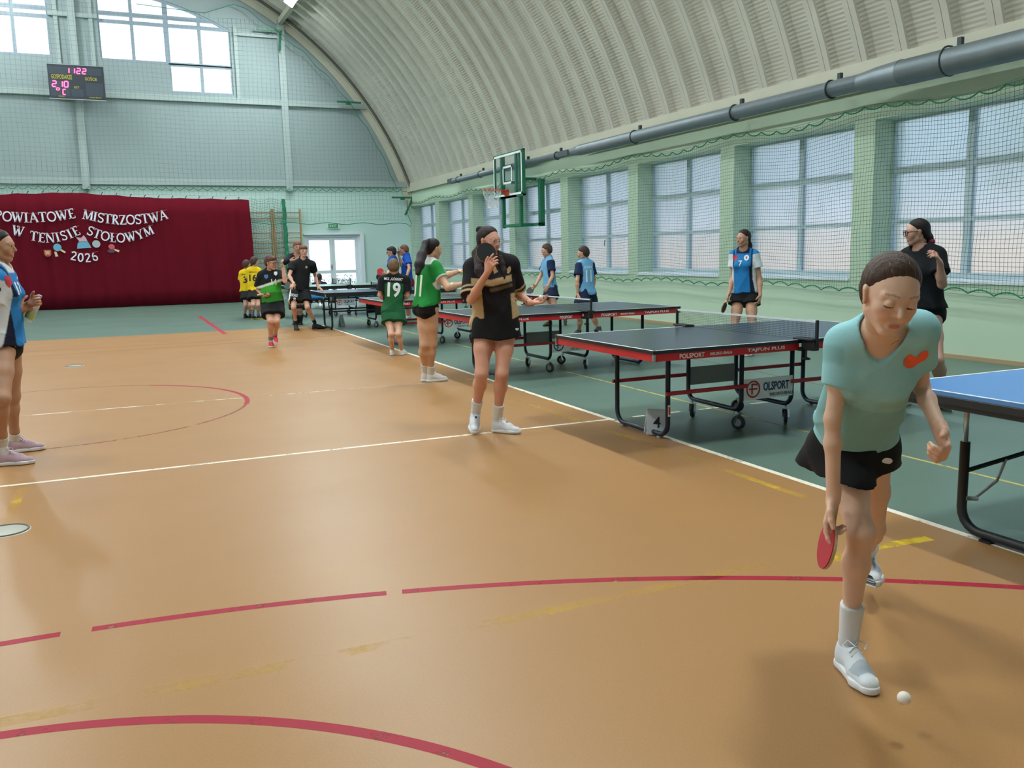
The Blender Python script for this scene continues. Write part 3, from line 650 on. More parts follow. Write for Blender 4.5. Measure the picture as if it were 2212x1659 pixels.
def spread(word, pts, h):
    """letter centres along a pixel curve, spaced by glyph width"""
    P = np.array(pts, float); d = np.r_[0, np.cumsum(np.hypot(*np.diff(P, axis=0).T))]
    ws = np.array([GLY[c][0]+.22 for c in word]); cs = (np.cumsum(ws)-ws/2)/ws.sum()*d[-1]; out = []
    for s_ in cs:
        f = lambda t: np.array([np.interp(t, d, P[:, 0]), np.interp(t, d, P[:, 1])])
        a, b = f(max(s_-8, 0)), f(min(s_+8, d[-1])); q = f(s_); t = -math.degrees(math.atan2(b[1]-a[1], b[0]-a[0])); out.append((q[0], q[1], t))
    return out
def word(w_, pts, h, lab, sag=-9):
    e, o, C = garland(w_, [(u, v+sag) for u, v in pts], h, lab); hang(e, o, w_, spread(w_, pts, h), h)
word('POWIATOWE', [(-11, 464), (20, 468), (60, 470), (110, 468), (140, 464), (162, 460)], .30, 'white paper letters POWIATOWE on a red string, upper left of the curtain')
word('MISTRZOSTWA', [(180, 462), (215, 470), (255, 475), (295, 474), (330, 470), (361, 462)], .30, 'white paper letters MISTRZOSTWA on a red string, upper right of the lettering')
word('W', [(28, 496), (50, 501)], .30, 'white paper letter W on a red string below POWIATOWE')
word('TENISIE', [(64, 508), (95, 514), (120, 513), (145, 507), (171, 496)], .29, 'white paper letters TENISIE on a red string, middle row of the curtain')
word('STOŁOWYM', [(189, 496), (215, 507), (240, 513), (268, 514), (300, 507), (330, 495)], .29, 'white paper letters STOŁOWYM on a red string, middle row, right')
word('2026', [(152, 551), (173, 556), (192, 557), (212, 552)], .27, 'white paper numerals 2026 on a red string under the lettering')
def cutout(name, u, v, polys, label, cat='decoration'):
    c = ony(u, v, CY-.078); e = empty(name, c, label=label, cat=cat)
    for nm, poly, m, lift in polys:
        mb = MB(); mb.prism(poly, (0, -lift, 0), [(1, 0, 0), (0, 0, 1), (0, -1, 0)], .008); mb.build(nm, m, e)
circ = lambda cx, cy, rx, ry, n=18: [(cx+rx*math.cos(a), cy+ry*math.sin(a)) for a in np.linspace(0, 2*math.pi, n, endpoint=False)]
CB, CPK, CWD, CRD, CGR, CDK = mat('card_blue', '5F9FB8', .6), mat('card_pink', 'C79AA8', .6), mat('card_wood', 'D8B79A', .6), mat('card_red', 'C84A5E', .6), mat('card_grey', 'A6ABB0', .6), mat('card_dark', '4A3A3E', .6)
cutout('paper_ball', 208, 527, [('disc', circ(0, 0, .115, .115), CGR, 0)], 'round grey paper ball pinned on the curtain below the lettering')
cutout('paper_splash', 181, 525, [('lower_shape', [(-.2, -.17), (.2, -.15), (.16, -.05), (.1, .08), (-.1, .1), (-.18, -.03)], CB, 0), ('upper_shape', [(-.12, .05), (.1, .06), (.08, .14), (.02, .24), (-.06, .16), (-.2, .18)], CPK, .01)], 'blue and pink paper cut-out pinned beside the grey paper ball')
cutout('paper_bats', 126, 538, [('handle', [(.08, .0), (.2, -.09), (.17, -.13), (.05, -.05)], CWD, 0), ('handle', [(-.06, -.08), (-.02, -.22), (-.1, -.23), (-.12, -.08)], CWD, 0), ('blade', circ(-.02, .05, .115, .115), CB, .01)], 'two blue paper bats with light handles pinned on the curtain')
cutout('paper_bat', 243, 537, [('handle', [(.04, .0), (.2, -.06), (.17, -.12), (.03, -.05)], CWD, 0), ('blade', circ(-.02, .06, .09, .08), CRD, .012), ('lower_blade', circ(-.04, -.07, .11, .06), CDK, .005)], 'red paper bat over a dark one pinned right of the 2026 numerals')
cutout('paper_crest', 103, 547, [('shield', [(-.1, .1), (.1, .1), (.1, -.03), (.05, -.1), (-.05, -.1), (-.1, -.03)], mat('crest_red', 'A85048', .6), 0), ('emblem', [(-.07, .07), (.07, .07), (.05, .0), (.06, -.07), (.01, -.03), (-.01, -.03), (-.06, -.07), (-.05, 0)], mat('crest_gold', 'C9A070', .6), .01)], 'small red and gold paper crest pinned left of the blue paper bats', 'crest')
# --- scoreboard
sx0, sx1, sz0, sz1 = gx(-1.64), gx(-.10), gz(6.37), gz(7.36)
SY = YE-.78; s_ = (SY)/YE
sb = empty('scoreboard', ((sx0+sx1)/2*s_, SY, 1.475+((sz0+sz1)/2-1.475)*s_), label='black electronic scoreboard with red digits hanging under the gable windows', cat='scoreboard')
hw, hh = (sx1-sx0)/2*s_, (sz1-sz0)/2*s_
mb = MB(); mb.box(-hw, hw, 0, .10, -hh, hh, .01); mb.build('housing', mat('board_black', '1B2430', .4), sb)
mb = MB(); mb.box(-hw-.012, hw+.012, .01, .11, -hh-.02, -hh); mb.box(-hw-.012, hw+.012, .01, .11, hh, hh+.012); mb.box(-.03, .03, .1, .16, -.3, .3); mb.build('rim', mat('alu', 'A5AEB0', .4, .5), sb)
PNL = mat('board_panel', '2A3440', .5)
for a, b, c, d in ((-.95, .92, .45, .85), (-.95, -.28, -.85, .02), (-.22, .2, -.85, -.42), (.32, .92, -.8, -.02)): mb = MB(); mb.box(a*hw, b*hw, -.004, 0, c*hh, d*hh); mb.build('panel', PNL, sb)
LED = mat('led_red', 'FF2050', .4, emit=(1.0, .05, .16), estr=3.2)
SEG = {'a': ((.1, 1), (.9, 1)), 'b': ((.95, .95), (.95, .52)), 'c': ((.95, .48), (.95, .05)), 'd': ((.1, 0), (.9, 0)), 'e': ((.05, .05), (.05, .48)), 'f': ((.05, .52), (.05, .95)), 'g': ((.12, .5), (.88, .5))}
DIG = {'1': 'bc', '2': 'abged', '0': 'abcdef', 'o': 'abgf', 'C': 'afed'}
def digit(ch, cx, cz, w, h):
    mb = MB(); t = h*.17
    for k in DIG[ch]:
        (x0, z0), (x1, z1) = SEG[k]; a = np.array([(x0-.5)*w, -.008, (z0-.5)*h]); b = np.array([(x1-.5)*w, -.008, (z1-.5)*h]); a[0] += .08*a[2]; b[0] += .08*b[2]
        d = nrm(b-a); c = (a+b)/2+np.array([cx*hw, 0, cz*hh]); mb.obox(c, [d, (0, 1, 0), np.cross(d, (0, 1, 0))], (np.linalg.norm(b-a)/2, .004, t/2))
    mb.build('digit', LED, sb)
for ch, cx in (('1', -.30), ('1', -.10), ('2', .10), ('2', .30)): digit(ch, cx, .66, .105, .15)
for ch, cx in (('2', -.80), ('1', -.58), ('0', -.38)): digit(ch, cx, -.16, .11, .165)
digit('o', -.69, -.52, .085, .12); digit('C', -.47, -.62, .085, .15)
YEL = mat('board_yellow', 'A8A030', .5)
for t_, cx, cz, w_, h_ in (('GOSPODARZE', -.52, .27, .56, .13), ('GOŚCIE', .52, .25, .33, .13), ('SET', -.02, -.32, .15, .06), ('FAULE', -.58, -.88, .16, .035), ('WYNIK MECZU', .62, -.88, .34, .035)):
    o = flat_text('lettering', t_, (cx*hw, -.012, cz*hh), (1, 0, 0), (0, 0, 1), 1, YEL, sb, fit=(w_*hw*1.3, h_*hh*2), bold=.01)
# --- exit sign
p = ony(720, 488, YE-.04); e = empty('exit_sign', p, label='green and white EXIT sign above the glazed door', cat='sign')
mb = MB(); mb.box(-.22, .22, -.02, .04, -.1, .1, .006); mb.build('housing', mat('sign_white', 'C9DAD2', .5), e)
mb = MB(); mb.box(-.18, .16, -.026, -.02, -.075, .075); mb.build('plate', mat('sign_green', '1F8A5C', .5), e)
flat_text('lettering', 'EXIT', (-.01, -.03, 0), (1, 0, 0), (0, 0, 1), .09, mat('sign_letter', 'D8E8E0', .5), e, bold=.012)
# --- basketball hoop on a swing frame
RIM = onz(1063, 410, 3.05)
hp = empty('basketball_hoop', (RIM[0], RIM[1], 3.05), label='basketball hoop with glass backboard and orange rim, swung out from the window wall', cat='basketball hoop')
mb = MB(); mb.tube([(.225*math.cos(a), .225*math.sin(a), 0) for a in np.linspace(0, 2*math.pi, 29)[:-1]], .011, 6, closed=True)
mb.prism([(.22, -.13), (.42, -.13), (.42, .13), (.22, .13)], (0, 0, -.005), [(1, 0, 0), (0, 1, 0), (0, 0, -1)], .02)
mb.prism([(.42, -.005), (.20, -.005), (.42, -.16)], (0, -.1, 0), [(1, 0, 0), (0, 0, 1), (0, 1, 0)], .2); mb.build('rim', mat('rim_orange', 'D9482C', .4), hp)
mb = MB(); n = 12
for i in range(n):
    for sg in (-1, 1):
        P = []
        for t in np.linspace(0, 1, 7):
            r = .225-.10*t+.02*math.sin(t*6); a = 2*math.pi*i/n+sg*t*1.4; P.append((r*math.cos(a), r*math.sin(a), -.45*t))
        mb.tube(P, .0055, 4)
mb.build('net', mat('hoop_net', 'D6D8D4', .8), hp)
bx = .43; bb = MB(); bb.box(bx, bx+.012, -.9, .9, -.15, .9); bb.build('backboard', CLEAR, hp)
WL_ = mat('board_line', 'E4ECEA', .5); mb = MB()
for a, b, c, d in ((-.9, -.85, -.15, .9), (.85, .9, -.15, .9), (-.9, .9, -.15, -.10), (-.9, .9, .85, .9), (-.295, -.245, .15, .6), (.245, .295, .15, .6), (-.295, .295, .15, .20), (-.295, .295, .55, .6)): mb.box(bx-.004, bx-.001, a, b, c, d)
mb.build('line', WL_, hp)
mb = MB()
for a, b, c, d in ((-.94, -.9, -.2, .93), (.9, .94, -.2, .93), (-.94, .94, -.2, -.15), (-.94, .94, .9, .93), (-.5, -.42, -.2, .9), (.42, .5, -.2, .9), (-.5, .5, -.2, -.1)): mb.box(bx+.015, bx+.075, a, b, c, d)
mb.build('frame', GREENMETAL, hp)
dx = XW-RIM[0]-.04
mb = MB()
for yy in (-.55, .55):
    mb.box(bx+.08, bx+.16, yy-.04, yy+.04, -.95, .92); mb.box(bx+.12, dx, yy-.035, yy+.035, -.93, -.86); mb.box(bx+.12, dx, yy-.035, yy+.035, .2, .27)
mb.box(dx-.12, dx, -1.05, -.92, -.95, .2); mb.box(dx-.12, dx, -1.05, .6, -.93, -.86)
mb.box(bx+.1, bx+.16, -.55, .55, -.93, -.86)
mb.build('swing_frame', GREENMETAL, hp)
# --- heating duct under the vault
du = empty('heating_duct', (9.38, 14, 3.66), label='long grey metal duct running under the vault above the windows', cat='duct')
DM = mat('galvanised', '7C868C', .42, .55, noise=.12, nscale=6)
mb = MB(); mb.tube([(0, y-14, 0) for y in (25.6, 17.6)], .075, 14); mb.build('pipe', DM, du)
mb = MB(); mb.tube([(0, y-14, .0) for y in (17.5, 8.9)], .115, 14); mb.tube([(0, y-14, 0) for y in (17.9, 17.5)], [.075, .115], 14, cap=False); mb.build('pipe', DM, du)
mb = MB(); mb.tube([(0, y-14, -.01) for y in (8.7, 3.0)], .165, 16); mb.tube([(0, y-14, -.005) for y in (9.4, 9.1, 8.7)], [.118, .15, .168], 16, cap=False); mb.build('pipe', DM, du)
mb = MB(); mb.box(-.07, .07, 25.6-14, 26.0-14, -.07, .07); mb.build('end_cap', mat('duct_dark', '565E66', .5, .4), du); mb = MB(); mb.box(-.1, -.07, 17.9-14, 18.4-14, -.06, .06); mb.build('outlet', mat('duct_dark', '565E66', .5, .4), du)
for y, r in ((25.2, .083), (23.4, .083), (20.4, .083), (18.6, .085), (15.2, .124), (12.1, .124), (9.95, .124), (8.0, .175), (6.7, .175)):
    mb = MB(); mb.tube([(r*math.cos(a), y-14, r*math.sin(a)) for a in np.linspace(0, 2*math.pi, 19)[:-1]], .012, 5, closed=True); mb.box(.02, .07, y-14-.02-.12, y-14+.04-.12, r*.8, r+.08); mb.box(.0, .3, y-14-.01, y-14+.01, r*.6, r*.6+.02); mb.build('clamp', mat('clamp_dark', '3D4448', .5, .4), du)
# ---------------------------------------------------------------- part 4: table tennis tables
NAVY = mat('tube_navy', '1C2536', .35, .2); RED = mat('apron_red', 'C8202A', .45); REDD = mat('rod_red', 'B01E2A', .4); BLK = mat('table_black', '15171B', .5)
WHL = mat('line_paint_white', 'DDE3E2', .45); ALU = mat('chrome', 'B9BEC2', .25, .9); RUB = mat('tyre', '2A2C2F', .7); GREYP = mat('plate_grey', '8B8E8C', .5); WHP = mat('plate_white', 'E3E5E6', .45)
LBLUE = mat('logo_blue', '16336E', .5); LRED = mat('logo_red', 'B92535', .5); LWHT = mat('logo_white', 'ECE6E6', .5)
def upath(x, ys, ztop, zbot, r, n=6):
    """U in the y-z plane at x"""
    y0, y1 = ys; P = [(x, y0, ztop)]
    for a in np.linspace(0, math.pi/2, n): P.append((x, y0+r*(1-math.cos(a)), zbot+r*(1-math.sin(a))))
    for a in np.linspace(0, math.pi/2, n): P.append((x, y1-r*(1-math.sin(a)), zbot+r*(1-math.cos(a))))
    return P+[(x, y1, ztop)]
def caster(p, x, y, ztop, ang, r=.058):
    mb = MB(); c, s = math.cos(ang), math.sin(ang); ax = (-s, c, 0); ctr = (x+.02*c, y+.02*s, r)
    mb.lathe([(0, -.014), (r*.9, -.014), (r, -.009), (r, .009), (r*.9, .014), (0, .014)], ctr, ax, 18); o = mb.build('wheel', RUB, p)
    mb = MB(); mb.lathe([(0, -.0155), (r*.55, -.0155), (r*.55, .0155), (0, .0155)], ctr, ax, 12, sm=False); mb.build('hub', GREYP, o)
    mb = MB()
    for sg in (-1, 1): mb.obox((x+.012*c-s*.02*sg, y+.012*s+c*.02*sg, r+.03), [(c*.3, s*.3, .95), (-s, c, 0), (.95, 0, -.3)], (.038, .002, .012))
    mb.obox((x, y, r+.068), [(c, s, 0), (-s, c, 0), (0, 0, 1)], (.022, .022, .003)); mb.lathe([(.012, 0), (.012, ztop-r-.07)], (x, y, r+.07), n=8); mb.build('fork', ALU, p)
def logo(p, cx, y, cz, w, h, blue=LBLUE, red=LRED, small=True):
    """round P emblem followed by OLSPORT and the town name below, on a plate facing -y"""
    mb = MB(); mb.box(cx-w/2, cx+w/2, y, y+.006, cz-h/2, cz+h/2); pl = mb.build('sign_plate', WHP, p); yy = y-.002; r = h*.42
    ex = cx-w/2+r*1.25
    mb = MB(); G = [circ(ex, cz, r, r, 22), circ(ex, cz, r*.80, r*.80, 22)]
    mb.grid([[(q[0], yy, q[1]) for q in g] for g in G], closed_v=True, sm=False)
    mb.box(ex-r*.28, ex-r*.08, yy-.001, yy, cz-r*.62, cz+r*.55)
    mb.prism([(q[0], q[1]) for q in [(ex-r*.6, cz+.12*r), (ex+r*.55, cz+.12*r), (ex+.55*r, cz-.08*r), (ex-.6*r, cz-.08*r)]], (0, yy, 0), [(1, 0, 0), (0, 0, 1), (0, -1, 0)], .001)
    mb.prism([(ex-r*.28, cz+r*.66), (ex+r*.5, cz+r*.62), (ex+r*.62, cz+.3*r), (ex+r*.4, cz+.42*r), (ex-r*.28, cz+.46*r)], (0, yy, 0), [(1, 0, 0), (0, 0, 1), (0, -1, 0)], .001)
    mb.build('emblem', red, p)
    flat_text('lettering', 'OLSPORT', (cx+r*1.05, yy-.001, cz+h*.08), (1, 0, 0), (0, 0, 1), 1, blue, p, fit=(w-2*r-.09, h*.42), bold=.03)
    if small: flat_text('lettering', 'BIELSKO-BIAŁA', (cx+r*1.9, yy-.001, cz-h*.33), (1, 0, 0), (0, 0, 1), 1, blue, p, fit=(w*.5, h*.15), bold=.01)
def apron_text(p, txt, cx, y, cz, w, h):
    flat_text('lettering', txt, (cx, y, cz), (1, 0, 0), (0, 0, 1), 1, LWHT, p, fit=(w, h), bold=.028)
NETF = mat('table_net', '1B2024', .8)
def table(cx, cy, rz, label, top='2F3A40', red=True, th=.76, lines=True, flipped=False, leg_l=-.98, logo_cols=(LBLUE, LRED), netting=True, logo_on=True, rods=True, apron=.055):
    t = empty('table_tennis_table', (cx, cy, 0), rz, label=label, cat='table', group='table tennis tables'); hw = .7625
    tm = mat('top_'+top, top, .28, noise=.05, nscale=3); am = RED if red else BLK; lm = NAVY if red else BLK
    for s in (-1, 1):
        a, b = (-1.37, -.004) if s < 0 else (.004, 1.37)
        mb = MB(); mb.box(a, b, -hw, hw, th-.004, th); o = mb.build('tabletop', tm, t)
        mb = MB(); mb.box(a-.001 if s < 0 else a, b+.001 if s > 0 else b, -hw-.001, hw+.001, th-.026, th-.004); mb.build('edge_band', BLK, o)
        if lines:
            mb = MB(); z0, z1 = th, th+.0008
            mb.box(a, b, -hw, -hw+.02, z0, z1); mb.box(a, b, hw-.02, hw, z0, z1); e0 = (-1.37, -1.35) if s < 0 else (1.35, 1.37); mb.box(*e0, -hw, hw, z0, z1); mb.build('edge_line', WHL, o)
        i = .012; z0, z1 = th-.026-apron, th-.026
        ga, gb = (a+i, -.03) if s < 0 else (.03, b-i)
        for y0, y1 in ((-hw+i, -hw+i+.022), (hw-i-.022, hw-i)): mb = MB(); mb.box(ga, gb, y0, y1, z0, z1); mb.build('apron', am, t)
        xe = -1.37+i if s < 0 else 1.37-i-.022; mb = MB(); mb.box(xe, xe+.022, -hw+i, hw-i, z0, z1); mb.build('apron', am, t)
        for y in (-hw+i, hw-i): mb = MB(); xc = -1.37+i if s < 0 else 1.37-i; mb.box(xc-.012, xc+.012, y-.012, y+.012, z0-.001, z1+.001, .006); mb.build('corner_cap', GREYP, t)
        # end leg frame
        xl = leg_l if s < 0 else 1.06
        mb = MB(); mb.tube(upath(xl, (-.375, .375), th-.03 if red else .52, .032, .10), .02, 8); mb.build('leg_frame', lm, t)
        if not red:
            for y in (-.375, .375): mb = MB(); mb.tube([(xl, y, .5), (xl, y, th-.03)], .012, 8); mb.build('inner_tube', ALU, t)
        for y in (-.27, .27): mb = MB(); mb.box(xl-.022, xl+.022, y-.02, y+.02, 0, .014, .004); mb.build('foot_pad', GREYP if red else BLK, t)
        # wheel frame
        xw = -.26 if s < 0 else .26
        mb = MB(); mb.tube(upath(xw, (-.36, .36), th-.03, .165, .09), .019, 8); mb.build('wheel_frame', lm, t)
        for y in (-.30, .30): caster(t, xw, y, .15, .8+y*3+s)
        if rods:
            for y in (-.385, .385): mb = MB(); mb.box(min(xl, xw)-.03, max(xl, xw)+.03, y-.012-(.012 if y < 0 else -.012), y+.012-(.012 if y < 0 else -.012), .355, .385, .003); mb.build('brace', REDD if red else BLK, t)
    if logo_on:
        logo(t, 0, -.385, .335, .50, .17, *logo_cols)
        mb = MB(); mb.box(-.26, .26, .355, .36, .28, .44); mb.build('back_plate', GREYP, t)
    else:
        for y in (-.375, .375): mb = MB(); mb.box(-.26, .26, y-.004, y+.004, .26, .44); mb.build('side_plate', BLK, t)
    if red:
        ya = -hw+.012-.003; za = th-.026-apron/2
        for off in (-1.37, 0):
            if flipped and off < 0: apron_text(t, 'POLSPORT', off+1.12, ya, za, .17, .032); apron_text(t, 'TAJFUN PLUS', off+.45, ya, za, .36, .030)
            else: apron_text(t, 'POLSPORT', off+.34, ya, za, .22, .034); apron_text(t, 'BIELSKO-BIAŁA', off+.60, ya, za, .2, .020); apron_text(t, 'TAJFUN PLUS', off+1.02, ya, za, .36, .032)
        mb = MB(); mb.box(leg_l-.012, leg_l+.012, -.397, -.394, .19, .28); o = mb.build('sticker', WHP, t); mb = MB(); mb.box(leg_l-.007, leg_l+.007, -.3985, -.397, .205, .265); mb.build('sticker_print', LRED, o)
    # net
    n = empty('table_net', (0, 0, 0)); n.parent = t
    def child(mb, name, m): mb.build(name, m, n)
    for s in (-1, 1):
        y = s*.905; mb = MB(); mb.box(-.011, .011, y-.011, y+.011, th-.03, th+.158, .003); child(mb, 'post', BLK)
        mb = MB(); mb.box(-.05, .05, min(y, s*.70), max(y, s*.70), th+.001, th+.016, .003); mb.box(-.03, .03, min(y, s*.775), max(y, s*.775), th-.075, th-.002, .006); mb.box(-.04, .04, min(s*.72, s*.79), max(s*.72, s*.79), th-.085, th-.06); child(mb, 'clamp', BLK)
        mb = MB(); mb.lathe([(.006, th-.15), (.006, th-.075)], (0, s*.80, 0), n=8); mb.lathe([(0, th-.152), (.03, th-.152), (.034, th-.145), (.02, th-.135), (0, th-.132)], (0, s*.80, 0), n=12); child(mb, 'screw_knob', BLK)
    mb = MB(); mb.box(-.004, .004, -.90, .90, th+.138, th+.153); child(mb, 'tape', mat('net_tape', 'DDE2EA', .6))
    if netting:
        V = []; F = []; r = .0009
        def cord(a, b):
            k = len(V)
            for p in (a, b):
                for o in ((0, -r, -r), (0, r, -r), (r, 0, r), (-r, 0, r)) if a[2] == b[2] else ((0, -r, 0), (r, 0, 0), (0, r, 0), (-r, 0, 0)): V.append((p[0]+o[0], p[1]+o[1], p[2]+o[2]))
            for i in range(4): j = (i+1) % 4; F.append((k+i, k+j, k+4+j, k+4+i))
        for y in np.arange(-.9, .9001, .0145): cord((0, y, th+.005), (0, y, th+.14))
        for z in np.arange(th+.005, th+.14, .0145): cord((0, -.9, z), (0, .9, z))
        o = mesh_obj('mesh', V, F, NETF, n, kind='stuff')
    return t
T4 = table(4.745, 6.02, .012, 'nearest red-edged grey table, white card 4 leaning at its leg', top='333E46')
T3 = table(4.95, 9.93, .02, 'grey-topped table with red apron directly behind the person in black and beige', top='39444A', flipped=True, logo_cols=(LBLUE, LBLUE))
T2 = table(5.0, 14.05, .0, 'red-edged table between the two people in green shirts', top='4A5456')
T0 = table(4.92, 17.95, .0, 'dark blue table with black apron, where the person in black shorts rests a hand', top='27405E', red=False, leg_l=-1.17, logo_on=False)
TG = table(4.97, 22.0, .02, 'pale green-topped table farthest back, in front of the glazed door', top='7FA596', red=False)
# the blue table cut by the right edge: two part legs with folding brace
def blue_table():
    cx, cy = 4.97, 2.585; t = empty('table_tennis_table', (cx, cy, 0), label='bright blue table with thick black apron, cut by the right edge of the photo', cat='table', group='table tennis tables'); hw, th = .7625, .76
    tm = mat('top_blue', '4F86C4', .3, noise=.03, nscale=3); SIL = mat('tube_silver', 'A9AAA0', .35, .6)
    for a, b in ((-1.37, -.004), (.004, 1.37)):
        mb = MB(); mb.box(a, b, -hw, hw, th-.02, th); o = mb.build('tabletop', tm, t)
        mb = MB(); mb.box(a, b, -hw, -hw+.02, th, th+.0008); mb.box(a, b, hw-.02, hw, th, th+.0008); e0 = (-1.37, -1.35) if a < -1 else (1.35, 1.37); mb.box(*e0, -hw, hw, th, th+.0008); mb.build('edge_line', WHL, o)
        s = -1 if a < -1 else 1; xe = s*1.37; x0, x1 = (xe, xe+.03) if s < 0 else (xe-.03, xe)
        mb = MB(); mb.box(x0-.003, x1+.003, -hw-.003, hw+.003, th-.062, th-.021, .004); mb.box(x0+.012, x1+.003, -hw, hw, th-.085, th-.06); mb.build('apron', BLK, t)
        for y0, y1 in ((-hw-.003, -hw+.025), (hw-.025, hw+.003)): mb = MB(); mb.box(min(a, x0), max(b, x1), y0, y1, th-.08, th-.021, .004); mb.build('apron', BLK, t)
        xl = -1.15 if s < 0 else 1.15
        mb = MB(); mb.tube(upath(xl, (-.55, .46), .48, .032, .11), .024, 10); lf = mb.build('leg_frame', BLK, t)
        for y in (-.55, .46): mb = MB(); mb.tube([(xl, y, .46), (xl, y, th-.03)], .013, 8); mb.build('inner_tube', SIL, t)
        for y in (-.4, .3): mb = MB(); mb.box(xl-.03, xl+.03, y-.03, y+.03, 0, .012); mb.build('foot_pad', BLK, t)
        mb = MB(); mb.tube([(xl, .44, .335), (xl*.2, .2, .55)], .012, 8); mb.build('brace', BLK, t)
        mb = MB(); mb.tube([(xl, .44, .19), (xl+.06*-s, .42, .185)], .012, 6); mb.tube([(xl+.05*-s, .43, .185), (xl+.17*-s, .40, .27)], .008, 6); mb.tube([(xl+.17*-s, .40, .27), (xl+.2*-s, .38, .385)], .008, 6); mb.build('folding_link', GREYP, t)
blue_table()
def tent_card(u, v, label, num, w=.16, h=.20, yaw=0.0):
    p = onz(u, v, 0); e = empty('number_card', p, yaw, label=label, cat='card'); CW = mat('card_white', 'CBD0D8', .4)
    mb = MB(); l = .10
    mb.prism([(-l*.5, 0), (0, h), (.006, h), (-l*.5+.012, 0)], (-w/2, 0, 0), [(0, 1, 0), (0, 0, 1), (1, 0, 0)], w); mb.prism([(l*.5-.012, 0), (-.004, h), (.004, h+.002), (l*.5, 0)], (-w/2, 0, 0), [(0, 1, 0), (0, 0, 1), (1, 0, 0)], w); mb.build('plate', CW, e)
    up = nrm((0, l*.5, h)); flat_text('lettering', num, np.array([0, -l*.25, h*.5])+np.array([0, -h, l*.5])*.012, (1, 0, 0), up, .09, mat('ink', '202428', .5), e, bold=.01)
    return e
c = tent_card(1402, 930, 'white plastic card with the number 4 standing at the leg of the nearest red-edged table', '4', yaw=-.35); c.location = (3.80, 5.86, .004)
c.rotation_euler = (-.05, .10, -.30)
c = tent_card(738, 705, 'white tent card on the floor at the foot of the dark blue table', '2', w=.2, h=.24, yaw=1.0)
